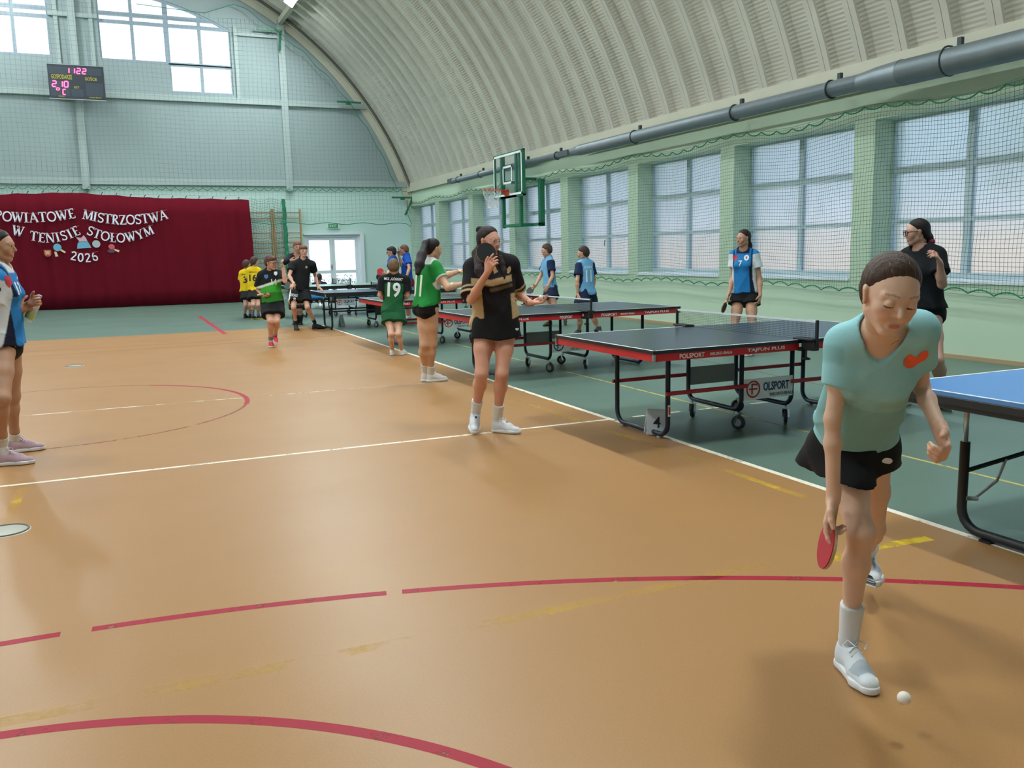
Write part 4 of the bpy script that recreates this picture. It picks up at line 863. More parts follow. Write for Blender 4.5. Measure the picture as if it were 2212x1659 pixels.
# ---------------------------------------------------------------- part 5: figure builder (distance fields meshed with surface nets)
class Field:
    def __init__(s, lo, hi, h):
        s.lo = np.asarray(lo, float); s.h = h; n = np.ceil((np.asarray(hi)-s.lo)/h).astype(int)+1
        s.ax = [s.lo[i]+h*np.arange(n[i]) for i in range(3)]; s.A = np.full(n, 1.0, np.float32)
    def blk(s, lo, hi):
        sl = []
        for i in range(3):
            a = int(np.clip(np.floor((lo[i]-s.lo[i])/s.h), 0, len(s.ax[i]))); b = int(np.clip(np.ceil((hi[i]-s.lo[i])/s.h)+1, 0, len(s.ax[i])))
            if b-a < 1: return None
            sl.append(slice(a, b))
        return tuple(sl)
    def add(s, d, lo, hi, k=.02, op='u'):
        m = (k+3*s.h) if op == 'u' else 3*s.h
        sl = s.blk(np.asarray(lo)-m, np.asarray(hi)+m)
        if sl is None: return
        X = s.ax[0][sl[0]][:, None, None]; Y = s.ax[1][sl[1]][None, :, None]; Z = s.ax[2][sl[2]][None, None, :]
        D = d(X, Y, Z); A = s.A[sl]
        if op == 'u':
            if k > 0:
                h = np.clip(.5+.5*(A-D)/k, 0, 1); s.A[sl] = A*(1-h)+D*h-k*h*(1-h)
            else: s.A[sl] = np.minimum(A, D)
        elif op == 's':
            if k > 0: h = np.clip(.5-.5*(A+D)/k, 0, 1); s.A[sl] = A*(1-h)-D*h+k*h*(1-h)
            else: s.A[sl] = np.maximum(A, -D)
    def cut(s, d):
        s.A = np.maximum(s.A, d(s.ax[0][:, None, None], s.ax[1][None, :, None], s.ax[2][None, None, :])).astype(np.float32)
    def warp(s, d):
        s.A = (s.A+d(s.ax[0][:, None, None], s.ax[1][None, :, None], s.ax[2][None, None, :])).astype(np.float32)
    # primitives
    def rc(s, a, b, ra, rb=None, flat=None, k=.02, op='u', clip=None):
        a = np.asarray(a, float); b = np.asarray(b, float); rb = ra if rb is None else rb; ba = b-a; bb = max(float(ba@ba), 1e-9)
        def d(X, Y, Z):
            px, py, pz = X-a[0], Y-a[1], Z-a[2]; t = np.clip((px*ba[0]+py*ba[1]+pz*ba[2])/bb, 0, 1)
            qx, qy, qz = px-t*ba[0], py-t*ba[1], pz-t*ba[2]; q = qx*qx+qy*qy+qz*qz
            if flat is not None:
                for f, kk in (flat if isinstance(flat, list) else [flat]):
                    g = qx*f[0]+qy*f[1]+qz*f[2]; q = q+(1/kk**2-1)*g*g
            r = np.sqrt(np.maximum(q, 0))-(ra+t*(rb-ra))
            if clip is not None: r = np.maximum(r, clip(X, Y, Z))
            return r
        R = max(ra, rb)*max([1]+[kk for f, kk in (flat if isinstance(flat, list) else [flat])] if flat is not None else [1]); s.add(d, np.minimum(a, b)-R, np.maximum(a, b)+R, k, op)
    def el(s, c, axes, rad, k=.01, op='u'):
        c = np.asarray(c, float); R = max(rad)
        def d(X, Y, Z):
            px, py, pz = X-c[0], Y-c[1], Z-c[2]; q = 0
            for f, r in zip(axes, rad): q = q+((px*f[0]+py*f[1]+pz*f[2])/r)**2
            return (np.sqrt(q)-1)*min(rad)
        s.add(d, c-R, c+R, k, op)
    def mesh(s):
        A = s.A; S = A < 0; n = np.array(A.shape)
        cnt = np.zeros(n-1, np.int8); O = [(i, j, k) for i in (0, 1) for j in (0, 1) for k in (0, 1)]
        sh = lambda o: tuple(slice(o[i], n[i]-1+o[i]) for i in range(3))
        for o in O: cnt += S[sh(o)]
        act = (cnt > 0) & (cnt < 8); C = np.argwhere(act); idx = np.full(n-1, -1, np.int64); idx[act] = np.arange(len(C))
        if len(C) == 0: return np.zeros((0, 3)), np.zeros((0, 4), int)
        P = np.zeros((len(C), 3)); W = np.zeros(len(C))
        val = {o: A[C[:, 0]+o[0], C[:, 1]+o[1], C[:, 2]+o[2]] for o in O}
        for o in O:
            for i in range(3):
                if o[i] == 0:
                    o2 = list(o); o2[i] = 1; o2 = tuple(o2); a, b = val[o], val[o2]; m = (a < 0) != (b < 0)
                    t = np.where(m, a/np.where(m, a-b, 1), 0); q = np.tile(np.array(o, float), (len(C), 1)); q[:, i] += t; P += q*m[:, None]; W += m
        V = s.lo+s.h*(C+P/W[:, None]); F = []
        for i in range(3):
            sa = [slice(None)]*3; sb = [slice(None)]*3; sa[i] = slice(0, -1); sb[i] = slice(1, None)
            E = np.argwhere(S[tuple(sa)] != S[tuple(sb)]); j, k = (i+1) % 3, (i+2) % 3
            E = E[(E[:, j] > 0) & (E[:, k] > 0) & (E[:, j] < n[j]-1) & (E[:, k] < n[k]-1)]
            def g(dj, dk): q = E.copy(); q[:, j] -= dj; q[:, k] -= dk; return idx[q[:, 0], q[:, 1], q[:, 2]]
            Q = np.c_[g(1, 1), g(0, 1), g(0, 0), g(1, 0)]; ins = S[E[:, 0], E[:, 1], E[:, 2]]; Q[~ins] = Q[~ins][:, ::-1]; F.append(Q)
        return V, np.concatenate(F)
def lerp(a, b, t): return a+(b-a)*t
def rot(v, ax, a):
    ax = nrm(ax); return v*math.cos(a)+np.cross(ax, v)*math.sin(a)+ax*np.dot(ax, v)*(1-math.cos(a))
SKIN = mat('skin', attr=True, rough=.5, spec=.35, noise=.05, nscale=40)
HAIRM = {}
def hair_mat(col):
    if col not in HAIRM: HAIRM[col] = mat('hair_'+col, col, .5, noise=.45, nscale=22, bump=.5, bscale=60, stretch=(3, 3, .6), spec=.22)
    return HAIRM[col]
CLOTH = mat('cloth_painted', attr=True, rough=.85, noise=.05, nscale=90, bump=.12, bscale=350, spec=.25)
SHOEM = mat('shoe_painted', attr=True, rough=.6, bump=.08, bscale=250, spec=.3)
SOCKM = mat('sock_painted', attr=True, rough=.9, bump=.2, bscale=400)
EYEW, EYED, GLASSF, LENS = mat('eye_white', 'C4B8B2', .35), mat('eye_dark', '2E2018', .25), mat('spectacle_black', '1B1A1C', .35), None
def lin(c): return np.array(srgb(c))
BL = dict(neck=.47, head=.20, sh=.175, el=.285, wr=.245, hip=.095, kn=.415, an=.395, toe=.20)
def hand_prims(F, wr, d, n, t, s, curl=.35, spread=.0, pose=None, thumb=.6, k=.006):
    """d along the fingers, n out of the palm, t towards the thumb"""
    d, n = nrm(d), nrm(n-np.dot(n, d)*d); t = nrm(t-np.dot(t, d)*d-np.dot(t, n)*n)
    F.rc(wr-d*.03*s, wr+d*.012*s, .0222*s, .0232*s, flat=(n, .9), k=.012)
    for o, r in ((.018, .019), (0, .0195), (-.018, .018)): F.rc(wr+d*.012*s+t*o*.7*s, wr+d*.080*s+t*o*1.15*s, r*s, .0165*s, flat=(n, .72), k=.010)
    tips = []
    for i, (o, L) in enumerate(((.029, .070), (.010, .078), (-.010, .072), (-.028, .057))):
        c = curl[i] if isinstance(curl, (list, tuple)) else curl
        p = wr+d*.082*s+t*o*s; v = nrm(d+t*(o*spread*12)); r0 = .0092*s
        for f, a in ((.44, .8), (.32, 1.1), (.26, .8)):
            v = rot(v, np.cross(d, n), c*a); q = p+v*L*f*s; F.rc(p, q, r0, r0*.90, k=k); p = q; r0 *= .90
        tips.append(p)
    p = wr+d*.018*s+t*.022*s; v = nrm(d*.62+t*.72+n*.25)
    F.rc(p, p+v*.038*s, .0145*s, .0115*s, k=.008); p = p+v*.038*s; v = nrm(v+d*thumb+n*.35*thumb-t*.45*thumb)
    F.rc(p, p+v*.030*s, .0108*s, .0098*s, k=k); p2 = p+v*.030*s; v = nrm(v+n*.2*thumb-t*.3*thumb); F.rc(p2, p2+v*.024*s, .0098*s, .0080*s, k=k)
    return tips
def bbox(pts, m):
    P = np.array(pts); return P.min(0)-m, P.max(0)+m
FIG = {}
DBG = []
def person(key, base, J, S, face, skin='C99A80', fat=1.0, female=True, vox=.010, hvox=.005, hands=None, hairc='2A201E', hair='ponytail', label='', shirt=None, shorts=None, skirt=None, socks=None, shoes=None, glasses=None, headk=1.0, eyes=True, mouth='C06A66', chest=1.0, tail=None, footup=None, handvox=.0045, brow='4A362C', hairline=0.0, armk=1.0, legs=True, lookdown=0.0, bun=None, group=None):
    B = onz(*base) if len(base) == 2 else np.array(base, float)
    nd = nrm([B[0], B[1], 0]); k = S/1.70
    J = dict(J); P = {}
    par = dict(neck='pel', head='neck', shL='neck', shR='neck', elL='shL', elR='shR', wrL='elL', wrR='elR', hipL='pel', hipR='pel', knL='hipL', knR='hipR', anL='knL', anR='knR', toL='anL', toR='anR', fiL='wrL', fiR='wrR')
    bl = {**{a: BL[a]*k for a in ('neck', 'head')}, **{a+b: BL[a]*k for a in ('sh', 'el', 'wr', 'hip', 'kn', 'an') for b in 'LR'}, 'toL': BL['toe']*k, 'toR': BL['toe']*k, 'fiL': .10*k, 'fiR': .10*k}
    for nm in ('pel', 'neck', 'head', 'shL', 'shR', 'elL', 'elR', 'wrL', 'wrR', 'fiL', 'fiR', 'hipL', 'hipR', 'knL', 'knR', 'anL', 'anR', 'toL', 'toR'):
        if nm not in J: continue
        u, v, o = J[nm]; r = ray(u, v)
        if isinstance(o, str):
            Q = P[par[nm]]; L = bl[nm]*(float(o[1:]) if len(o) > 1 else 1); rr = nrm(r); w = Q-CP; tca = w@rr; d2 = w@w-tca*tca
            th = math.sqrt(L*L-d2) if L*L > d2 else 0.0; P[nm] = CP+rr*(tca-th if o[0] == 'n' else tca+th)
        else: P[nm] = CP+r*(((B-CP)@nd+o)/(r@nd))
    ln_ = np.linalg.norm(P['neck']-P['pel'])
    if ln_ > 1.2*bl['neck']:
        dv = (P['neck']-P['pel'])*(1-1.16*bl['neck']/ln_)
        for n_ in ('pel', 'hipL', 'hipR'): P[n_] = P[n_]+dv
    DBG.append((key, {n: round(float(np.linalg.norm(P[n]-P[par[n]])/bl[n]), 2) for n in P if n in par}, {n: P[n].round(2).tolist() for n in P}))
    FIG[key] = P
    root = empty('person', (B[0], B[1], 0), label=label, cat='person')
    if group: root['group'] = group
    org = np.array([B[0], B[1], 0.0])
    def link(name, V, F_, m, cols=None, parent=None): return mesh_obj(name, V-org, F_, m, parent or root, smooth=True, cols=cols)
    sk = lin(skin)
    pel, neck, head = P['pel'], P['neck'], P['head']
    up = nrm(neck-pel); lat = P['shL']-P['shR']; lat = nrm(lat-up*np.dot(lat, up)); fr = np.cross(lat, up)
    hl = P['hipL']-P['hipR']; hl = nrm(hl-up*np.dot(hl, up)) if 'hipL' in P else lat; hf = np.cross(hl, up)
    # ---- torso primitives shared by body and clothes
    L = np.linalg.norm(neck-pel); tors = neck-pel
    wa = pel+tors*.36+fr*.0; ch = pel+tors*.70; f = fat*k
    shw = np.linalg.norm(P['shL']-P['shR'])/2
    def torso(F, e, hemr=None):
        F.rc(pel-up*.02*k, wa, .148*f+e, .118*f+e, flat=(hf, .70), k=.05)
        F.rc(wa, ch, .118*f+e, .136*f+e, flat=(fr, .70), k=.05)
        F.rc(ch, lerp(ch, neck, .75), .132*f+e, .085*f+e, flat=(fr, .68), k=.05)
        F.rc(P['shL']-lat*.01, P['shR']+lat*.01, .050*f+e, k=.05)
        for a in 'LR': F.rc(neck+up*.01, P['sh'+a], .046*k+e, .047*f+e, k=.04)
        if female and chest > 0:
            for sg in (-1, 1): F.rc(ch+lat*.068*sg*k+fr*.055*f-up*.02*k, ch+lat*.066*sg*k+fr*.075*f-up*.035*k, .052*f*chest+e, .045*f*chest+e, k=.05)
        if 'hipL' in P:
            for a, sg in (('L', 1), ('R', -1)): F.rc(P['hip'+a]-hf*.045*f, P['hip'+a]-hf*.05*f-up*.03*k, .085*f+e, .075*f+e, k=.05)
    def legp(F, a, e, to=1.0, k_=.03):
        h, kn, an = P['hip'+a], P['kn'+a], P['an'+a]; fl = .98
        F.rc(h, lerp(h, kn, .5), .088*f+e, .070*f+e, k=.04); F.rc(lerp(h, kn, .5), kn, .070*f+e, .049*f+e, k=k_)
        if to > .5:
            bk = -nrm(np.cross(np.cross(an-kn, hf), an-kn)*-1); bk = nrm(-hf-nrm(an-kn)*np.dot(-hf, nrm(an-kn)))
            F.rc(kn, lerp(kn, an, .30)+bk*.012*k, .048*f+e, .051*f+e, k=k_); F.rc(lerp(kn, an, .30)+bk*.012*k, lerp(kn, an, .80), .051*f+e, .032*f+e, k=k_); F.rc(lerp(kn, an, .8), an, .032*f+e, .031*f+e, k=k_)
    # ---- body mesh: arms, torso, legs
    pts = [P[n] for n in P if n not in ('head', 'toL', 'toR', 'fiL', 'fiR')]; F = Field(*bbox(pts, .19), vox)
    torso(F, -.008)
    for a in 'LR':
        s_, e_, w_ = P['sh'+a], P['el'+a], P['wr'+a]
        fa = f*armk; F.rc(s_, lerp(s_, e_, .5), .045*fa, .042*fa, k=.03); F.rc(lerp(s_, e_, .5), e_, .042*fa, .034*fa, k=.02); F.rc(e_, lerp(e_, w_, .3), .034*fa, .036*fa, k=.02); F.rc(lerp(e_, w_, .3), w_, .036*fa, .0225*k, k=.02)
        if legs: legp(F, a, 0)
    nt = head-neck; F.rc(neck-up*.03*k, lerp(neck, head, .7), .056*k, .050*k, k=.03)
    Vs, Fs, Cs = [], [], []; off = 0
    def acc(V, F_, C):
        nonlocal off
        Vs.append(V); Fs.append(F_+off); Cs.append(C); off += len(V)
    V, Q = F.mesh(); acc(V, Q, np.tile(sk, (len(V), 1)))
    # ---- head
    yaw, pit, rl = [math.radians(x) for x in face]; cam_r = nrm(np.cross(nd, [0, 0, 1.0])); uz = np.array([0, 0, 1.0])
    hfw = nrm(-nd*math.cos(yaw)+cam_r*math.sin(yaw)); hlt = nrm(np.cross(uz, hfw)); hup = uz
    hfw, hup = rot(hfw, hlt, pit), rot(hup, hlt, pit)
    hlt, hup = rot(hlt, hfw, rl), rot(hup, hfw, rl)
    hs = k**.5*headk; HP = lambda l, f_, u_: head+(hlt*l+hfw*f_+hup*u_)*hs; ax3 = [hlt, hfw, hup]
    F = Field(head-.165*hs, head+.165*hs, hvox)
    F.el(HP(0, -.012, .028), ax3, [.074*hs, .092*hs, .086*hs], k=0); F.rc(HP(0, .03, .0), HP(0, .056, -.086), .059*hs, .022*hs, flat=(hlt, .96), k=.03*hs)
    for sg in (-1, 1):
        F.rc(HP(.040*sg, .005, -.05), HP(.014*sg, .055, -.090), .0245*hs, .0165*hs, k=.02*hs); F.rc(HP(.036*sg, .054, -.022), HP(.030*sg, .062, -.040), .026*hs, .022*hs, k=.02*hs)
        F.rc(HP(.018*sg, .079, .022), HP(.046*sg, .066, .022), .010*hs, .009*hs, k=.012*hs)
        F.rc(HP(.074*sg, -.006, .010), HP(.070*sg, .000, -.022), .021*hs, .013*hs, flat=(nrm(hlt+hfw*.35*-sg), .38), k=.006*hs)
    for sg in (-1, 1): F.rc(HP(.026*sg, .098, .004), HP(.042*sg, .090, .003), .013*hs, .012*hs, k=.010*hs, op='s')
    fq = .86 if female else 1.0
    F.rc(HP(0, .081, .012), HP(0, .1025, -.025), .0085*fq*hs, .0115*fq*hs, k=.010*hs)
    for sg in (-1, 1): F.rc(HP(.008*sg, .090, -.0285), HP(.009*sg, .087, -.0295), .0072*hs, k=.006*hs)
    F.rc(HP(-.013, .0795, -.058), HP(.013, .0795, -.058), .0062*hs, k=.009*hs); F.rc(HP(-.010, .0785, -.0685), HP(.010, .0785, -.0685), .0072*hs, k=.009*hs)
    F.rc(HP(-.02, .0885, -.0628), HP(.02, .0885, -.0628), .0022*hs, k=.003, op='s')
    if lookdown <= .5:
        for sg in (-1, 1): F.rc(HP(.021*sg, .0835, .0135), HP(.044*sg, .076, .0115), .0062*hs, .0055*hs, k=.006*hs); F.rc(HP(.023*sg, .0815, -.0085), HP(.042*sg, .076, -.0075), .0045*hs, k=.006*hs)
    if eyes and lookdown > .5:
        for sg in (-1, 1): F.el(HP(.032*sg, .0775, .003), ax3, [.0145*hs]*3, k=.004)
    F.rc(HP(0, -.02, -.05), lerp(head, neck, .9), .050*k, .053*k, k=.03)
    V, Q = F.mesh(); q = (V-head)@np.c_[hlt, hfw, hup]/hs; C = np.tile(sk, (len(V), 1))
    wm = np.clip((1-(q[:, 0]/.022)**2-((q[:, 2]+.0645)/.0105)**2)*1.6, 0, 1)*(q[:, 1] > .06)*.75; C = C*(1-wm[:, None])+lin(mouth)*wm[:, None]
    bz = .031-.15*(abs(q[:, 0])-.033)*np.sign(abs(q[:, 0])-.033); m_ = (abs(q[:, 2]-bz) < (.0032 if female else .0042)) & (abs(q[:, 0]) > .014) & (abs(q[:, 0]) < .050) & (q[:, 1] > .05); C[m_] = lin(brow)*(.42 if female else .6)+sk*(.58 if female else .4)
    m_ = (q[:, 1] > .045) & (abs(abs(q[:, 0])-.036) < .02) & (abs(q[:, 2]+.03) < .018); C[m_] = C[m_]*np.array([1.05, .92, .90])
    if not eyes or lookdown > .5:
        m_ = (abs(q[:, 2]-(.001 if lookdown <= .5 else -.006)) < (.006 if lookdown <= .5 else .0028)) & (abs(abs(q[:, 0])-.033) < .0135) & (q[:, 1] > .05); C[m_] = lin('3A2A26')
    acc(V, Q, C)
    # ---- hands
    hands = hands or {}
    for a, sg in (('L', 1), ('R', -1)):
        w_, e_ = P['wr'+a], P['el'+a]; d = nrm(P['fi'+a]-w_) if 'fi'+a in P else nrm(w_-e_); hd = hands.get(a, {})
        n = np.array(hd.get('n', -lat*sg), float); t = np.array(hd.get('t', np.cross(d, n)*(-sg)), float)
        if 't' in hd: n = np.cross(t, d)*(-sg)*-1 if hd.get('flip') else np.cross(t, d)*(-sg)
        F = Field(w_-.16*k, w_+.24*k, handvox) if False else Field(*bbox([w_-nrm(w_-e_)*.05*k, w_, w_+d*.19*k, w_+d*.1*k+nrm(n)*.08*k, w_+d*.1*k+nrm(t)*.09*k, w_+d*.1*k-nrm(t)*.07*k], .03), handvox)
        hand_prims(F, w_, d, n, t, k, curl=hd.get('curl', .28), spread=hd.get('spread', .05), thumb=hd.get('thumb', .5))
        F.rc(lerp(w_, e_, .12), w_, .0228*k, .0222*k, k=.012)
        V, Q = F.mesh()
        if len(V): acc(V, Q, np.tile(sk*np.array([1.02, .95, .94]), (len(V), 1)))
    link('body', np.concatenate(Vs), np.concatenate(Fs), SKIN, np.concatenate(Cs))
    if eyes and lookdown <= .5:
        for sg in (-1, 1):
            mb = MB(); c = HP(.032*sg, .0722, .0025)-org; mb.lathe([(.0130*hs*math.sin(t), .0130*hs*math.cos(t)) for t in np.linspace(0, math.pi, 9)], c, hfw, 12); e = mb.build('eye', EYEW, root)
            mb = MB(); dv = nrm(hfw-hup*.12); mb.lathe([(0, .0137*hs), (.004*hs, .0135*hs), (.0066*hs, .0118*hs)], c, dv, 12); mb.build('iris', EYED, e)
    # ---- hair
    F = Field(head-.19*hs, head+.19*hs, hvox); hl_ = hairline
    if hair in ('ponytail', 'bun', 'braid', 'long'):
        F.el(HP(0, -.014, .030), ax3, [.081*hs, .100*hs, .094*hs], k=0)
        F.el(HP(0, -.045, -.02), ax3, [.058*hs, .054*hs, .060*hs], k=.03*hs)
        xs = [-.2, -.095, -.085, -.02, .0, .03, .06, .082, .2]; ys = [-.2, -.075, -.03, -.022, .004, .030, .058+hl_, .074+hl_, .074+hl_]
    else:
        th = .015 if hair == 'short' else .011
        F.el(HP(0, -.012, .032), ax3, [(.074+th*.7)*hs, (.092+th*.9)*hs, (.086+th*1.2)*hs], k=0); F.el(HP(0, -.035, -.01), ax3, [.072*hs, .070*hs, .065*hs], k=.03*hs)
        if hair == 'fringe': F.el(HP(0, .055, .070), ax3, [.062*hs, .045*hs, .030*hs], k=.03*hs)
        xs = [-.2, -.075, -.055, -.015, .0, .03, .050, .068, .2]; ys = [-.2, -.07, -.03, -.012, .006, .028, (.068 if hair != 'fringe' else .10), .095, .12]
    def fcut(X, Y, Z):
        l = (X-head[0])*hlt[0]+(Y-head[1])*hlt[1]+(Z-head[2])*hlt[2]; ff = (X-head[0])*hfw[0]+(Y-head[1])*hfw[1]+(Z-head[2])*hfw[2]; uu = (X-head[0])*hup[0]+(Y-head[1])*hup[1]+(Z-head[2])*hup[2]
        l, ff, uu = l/hs, ff/hs, uu/hs; a = np.interp(uu, xs, ys)
        return (ff-a+.006*np.sin(l*90)*(hair in ('short', 'fringe')))*hs*.8
    F.warp(lambda X, Y, Z: np.clip(1+fcut(X, Y, Z)/(.030*hs), 0, 1)**2*(.011 if hair not in ('short', 'fringe') else .006)*hs)
    F.cut(fcut)
    if hair in ('short', 'fringe'): F.warp(lambda X, Y, Z: .0022*np.sin(X*190+2*np.sin(Z*70))*np.sin(Y*170+Z*60)*hs)
    else: F.warp(lambda X, Y, Z: .0010*np.sin(X*310+Z*40)*np.sin(Y*260-Z*50))
    V, Q = F.mesh(); hm = hair_mat(hairc); ho = link('hair', V, Q, hm)
    if bun is not None:
        F = Field(bun[0]-.09, bun[0]+.09, hvox); F.el(bun[0], ax3, [bun[1]]*3, k=0); V, Q = F.mesh(); link('scrunchie', V, Q, bun[2] or hm, parent=ho)
    if tail:
        T = [np.asarray(p) for p, r in tail]; R = [r for p, r in tail]; F = Field(*bbox(T, max(R)+.03), hvox*1.3)
        for i in range(len(T)-1): F.rc(T[i], T[i+1], R[i], R[i+1], k=.03)
        F.warp(lambda X, Y, Z: .0016*np.sin((X-Y)*260+3*np.sin(Z*9)))
        V, Q = F.mesh(); link('hair_tail', V, Q, hm, parent=ho)
    if glasses:
        mb = MB(); r = glasses.get('r', .024)
        for sg in (-1, 1):
            ring = [HP(.033*sg+r*1.12*math.copysign(abs(math.cos(a))**.8, math.cos(a)), .103-.004*abs(math.cos(a)), .002+r*.9*math.copysign(abs(math.sin(a))**.8, math.sin(a)))-org for a in np.linspace(0, 2*math.pi, 21)[:-1]]
            mb.tube(ring, .0022*glasses.get('w', 1.0), 5, closed=True); mb.tube([HP(.058*sg, .098, .008)-org, HP(.074*sg, .07, .010)-org, HP(.079*sg, -.005, .012)-org], .0022*glasses.get('w', 1.0), 5)
        mb.tube([HP(-.009, .104, .004)-org, HP(0, .108, .007)-org, HP(.009, .104, .004)-org], .002, 5)
        mb.build('glasses', mat('spectacle_'+glasses['c'], glasses['c'], .3), root)
    # ---- shirt
    out = dict(root=root, org=org, P=P, up=up, lat=lat, fr=fr, head=HP, hax=(hlt, hfw, hup), k=k)
    def torso_local(V):
        q = V-pel; return q@lat, (q@up)/L, q@fr
    def arm_t(V, a):
        s_, e_ = P['sh'+a], P['el'+a]; d = e_-s_; t = ((V-s_)@d)/(d@d); r = np.linalg.norm(V-s_-np.clip(t, -.3, 1.5)[:, None]*d, axis=1); return t, r
    if shirt:
        e = shirt.get('loose', .014); sl = shirt.get('sleeve', .55); hem = shirt.get('hem', -.12); hr = shirt.get('hemr', .165)*f; sw = shirt.get('sw', .026)
        hp = pel+up*hem*k*1.0; tilt = shirt.get('tilt', 0.0); hn = nrm(-up+lat*tilt+fr*shirt.get('ftilt', 0.0))
        pts = [pel+s1*lat*.24+s2*fr*.2 for s1 in (-1, 1) for s2 in (-1, 1)]+[hp+s1*lat*.24+s2*fr*.2-up*.1 for s1 in (-1, 1) for s2 in (-1, 1)]+[neck+up*.08]+[lerp(P['sh'+a], P['el'+a], sl+.15) for a in 'LR']+[P['sh'+a]+up*.03 for a in 'LR']
        F = Field(*bbox(pts, .09), shirt.get('vox', vox*.9)); torso(F, e)
        F.rc(ch-up*.04*k, hp-up*.03, .132*f+e, hr, flat=(lerp(fr, hf, .5), .72), k=.04)
        F.cut(lambda X, Y, Z: (X-hp[0])*hn[0]+(Y-hp[1])*hn[1]+(Z-hp[2])*hn[2])
        am = shirt.get('amp', .005); ph = len(key)*1.3
        def fold(X, Y, Z):
            l = X*lat[0]+Y*lat[1]+Z*lat[2]; z = X*up[0]+Y*up[1]+Z*up[2]; g = X*fr[0]+Y*fr[1]+Z*fr[2]
            lo = np.clip((ch@up-z)/(L*.6)+.3, .15, 1)
            return am*lo*(np.sin(l*31+g*22+2.2*np.sin(z*7+ph)+ph)*.6+np.sin(z*24+l*13+ph)*.45+np.sin(l*60-z*30)*.2-.8*(1-np.abs(np.sin(l*9+z*11+ph)))**5-.7*(1-np.abs(np.sin(l*13-z*8+2*ph)))**8)
        F.warp(fold)
        for a in 'LR':
            s_, e_ = P['sh'+a], P['el'+a]
            if sl > 0:
                en = lerp(s_, e_, sl); dn = nrm(e_-s_)
                if sl > 1: w_ = P['wr'+a]; F.rc(s_, e_, .047*f+e, .042*f+e*.8, k=.03); F.rc(e_, lerp(e_, w_, sl-1), .042*f+e*.8, .032*f+e*.6, k=.02)
                else: F.rc(s_, lerp(s_, e_, sl+.1), .050*f+e, .050*f+sw, k=.03, clip=lambda X, Y, Z, en=en, dn=dn: (X-en[0])*dn[0]+(Y-en[1])*dn[1]+(Z-en[2])*dn[2])
            else: F.rc(P['sh'+a]+lat*(.035 if a == 'L' else -.035)*k-up*.02, P['el'+a], .058*f, .056*f, k=.012, op='s')
        nr = shirt.get('neckr', .066)*k; F.rc(neck+up*.025*k+fr*.018*k, head, nr, nr*1.05, k=.006, op='s')
        if shirt.get('vneck'): F.rc(neck+fr*.03*k+up*.0, neck+fr*.13*k-up*shirt['vneck']*k, .062*k, .012*k, k=.01, op='s')
        V, Q = F.mesh(); s, t, g = torso_local(V); ta = {a: arm_t(V, a) for a in 'LR'}
        C = np.tile(lin(shirt['c']), (len(V), 1))
        if shirt.get('paint'):
            shirt['paint'](C, s, t, g, ta, V)
            E_ = np.concatenate([Q[:, [0, 1]], Q[:, [1, 2]], Q[:, [2, 3]], Q[:, [3, 0]]]); S2 = C.copy(); n2 = np.ones(len(C)); np.add.at(S2, E_[:, 0], C[E_[:, 1]]); np.add.at(n2, E_[:, 0], 1); C = S2/n2[:, None]
        so = link('shirt', V, Q, CLOTH, C); out['shirt'] = so; out['sV'], out['sF'] = V, Q
        if shirt.get('collar') and False:
            mb = MB(); cn = neck+up*.02*k+fr*.012*k; R_ = nr*1.02
            ring = [cn+(lat*math.cos(a)+fr*math.sin(a)*.95)*R_+up*(-.012*math.sin(a)-.004)-org for a in np.linspace(0, 2*math.pi, 25)[:-1]]
            mb.tube(ring, .010*k, 6, closed=True); mb.build('collar', mat('collar_'+shirt['collar'], shirt['collar'], .8), so)
    if shorts:
        e = shorts.get('loose', .018); fl = shorts.get('len', .45); fr_ = shorts.get('flare', .03)
        pts = [pel+up*.14]+[P['hip'+a] for a in 'LR']+[lerp(P['hip'+a], P['kn'+a], fl) for a in 'LR']; F = Field(*bbox(pts, .20), vox*.9)
        wl = pel+up*shorts.get('waist', .09)*k
        F.rc(pel-up*.02*k, wl, .150*f+e*.6, .128*f+e*.6, flat=(hf, .72), k=.05, clip=lambda X, Y, Z: (X-wl[0])*up[0]+(Y-wl[1])*up[1]+(Z-wl[2])*up[2])
        for a in 'LR':
            h, kn = P['hip'+a], P['kn'+a]; en = lerp(h, kn, fl); dn = nrm(nrm(kn-h)-up*.25)
            F.rc(h-hf*.03*f, lerp(h, kn, fl+.1), .092*f+e*.7, .074*f+e+fr_, k=.035, clip=lambda X, Y, Z, en=en, dn=dn: (X-en[0])*dn[0]+(Y-en[1])*dn[1]+(Z-en[2])*dn[2])
            F.rc(h-hf*.045*f, h-hf*.05*f-up*.03*k, .085*f+e*.5, .075*f+e*.5, k=.04)
        F.warp(lambda X, Y, Z: .004*np.sin(X*38+Y*30+2*np.sin(Z*14))+.002*np.sin(Z*60))
        V, Q = F.mesh(); C = np.tile(lin(shorts['c']), (len(V), 1))
        if 'paint' in shorts: s, t, g = torso_local(V); shorts['paint'](C, s, t, g, V)
        out['shorts'] = link('shorts', V, Q, CLOTH, C); out['pV'], out['pF'] = V, Q
    if skirt:
        pts = [pel+up*.12, pel-up*.2*k]+[P['hip'+a] for a in 'LR']; F = Field(*bbox(pts, .24), vox*.8); wl = pel+up*skirt.get('waist', .07)*k; bt = pel-up*skirt.get('len', .17)*k
        bn = nrm(np.array([0, 0, 1.0])*.85+up*.15) ; an_ = lambda X, Y: np.arctan2((X-pel[0])*hf[0]+(Y-pel[1])*hf[1], (X-pel[0])*hl[0]+(Y-pel[1])*hl[1])
        F.rc(wl, lerp(wl, bt, .45), .126*f+.012, .168*f+.012, flat=(hf, .74), k=.03); F.rc(lerp(wl, bt, .4), bt-up*.03, .162*f+.014, (.168+skirt.get('flare', .04))*f+.012, flat=(hf, .80), k=.03)
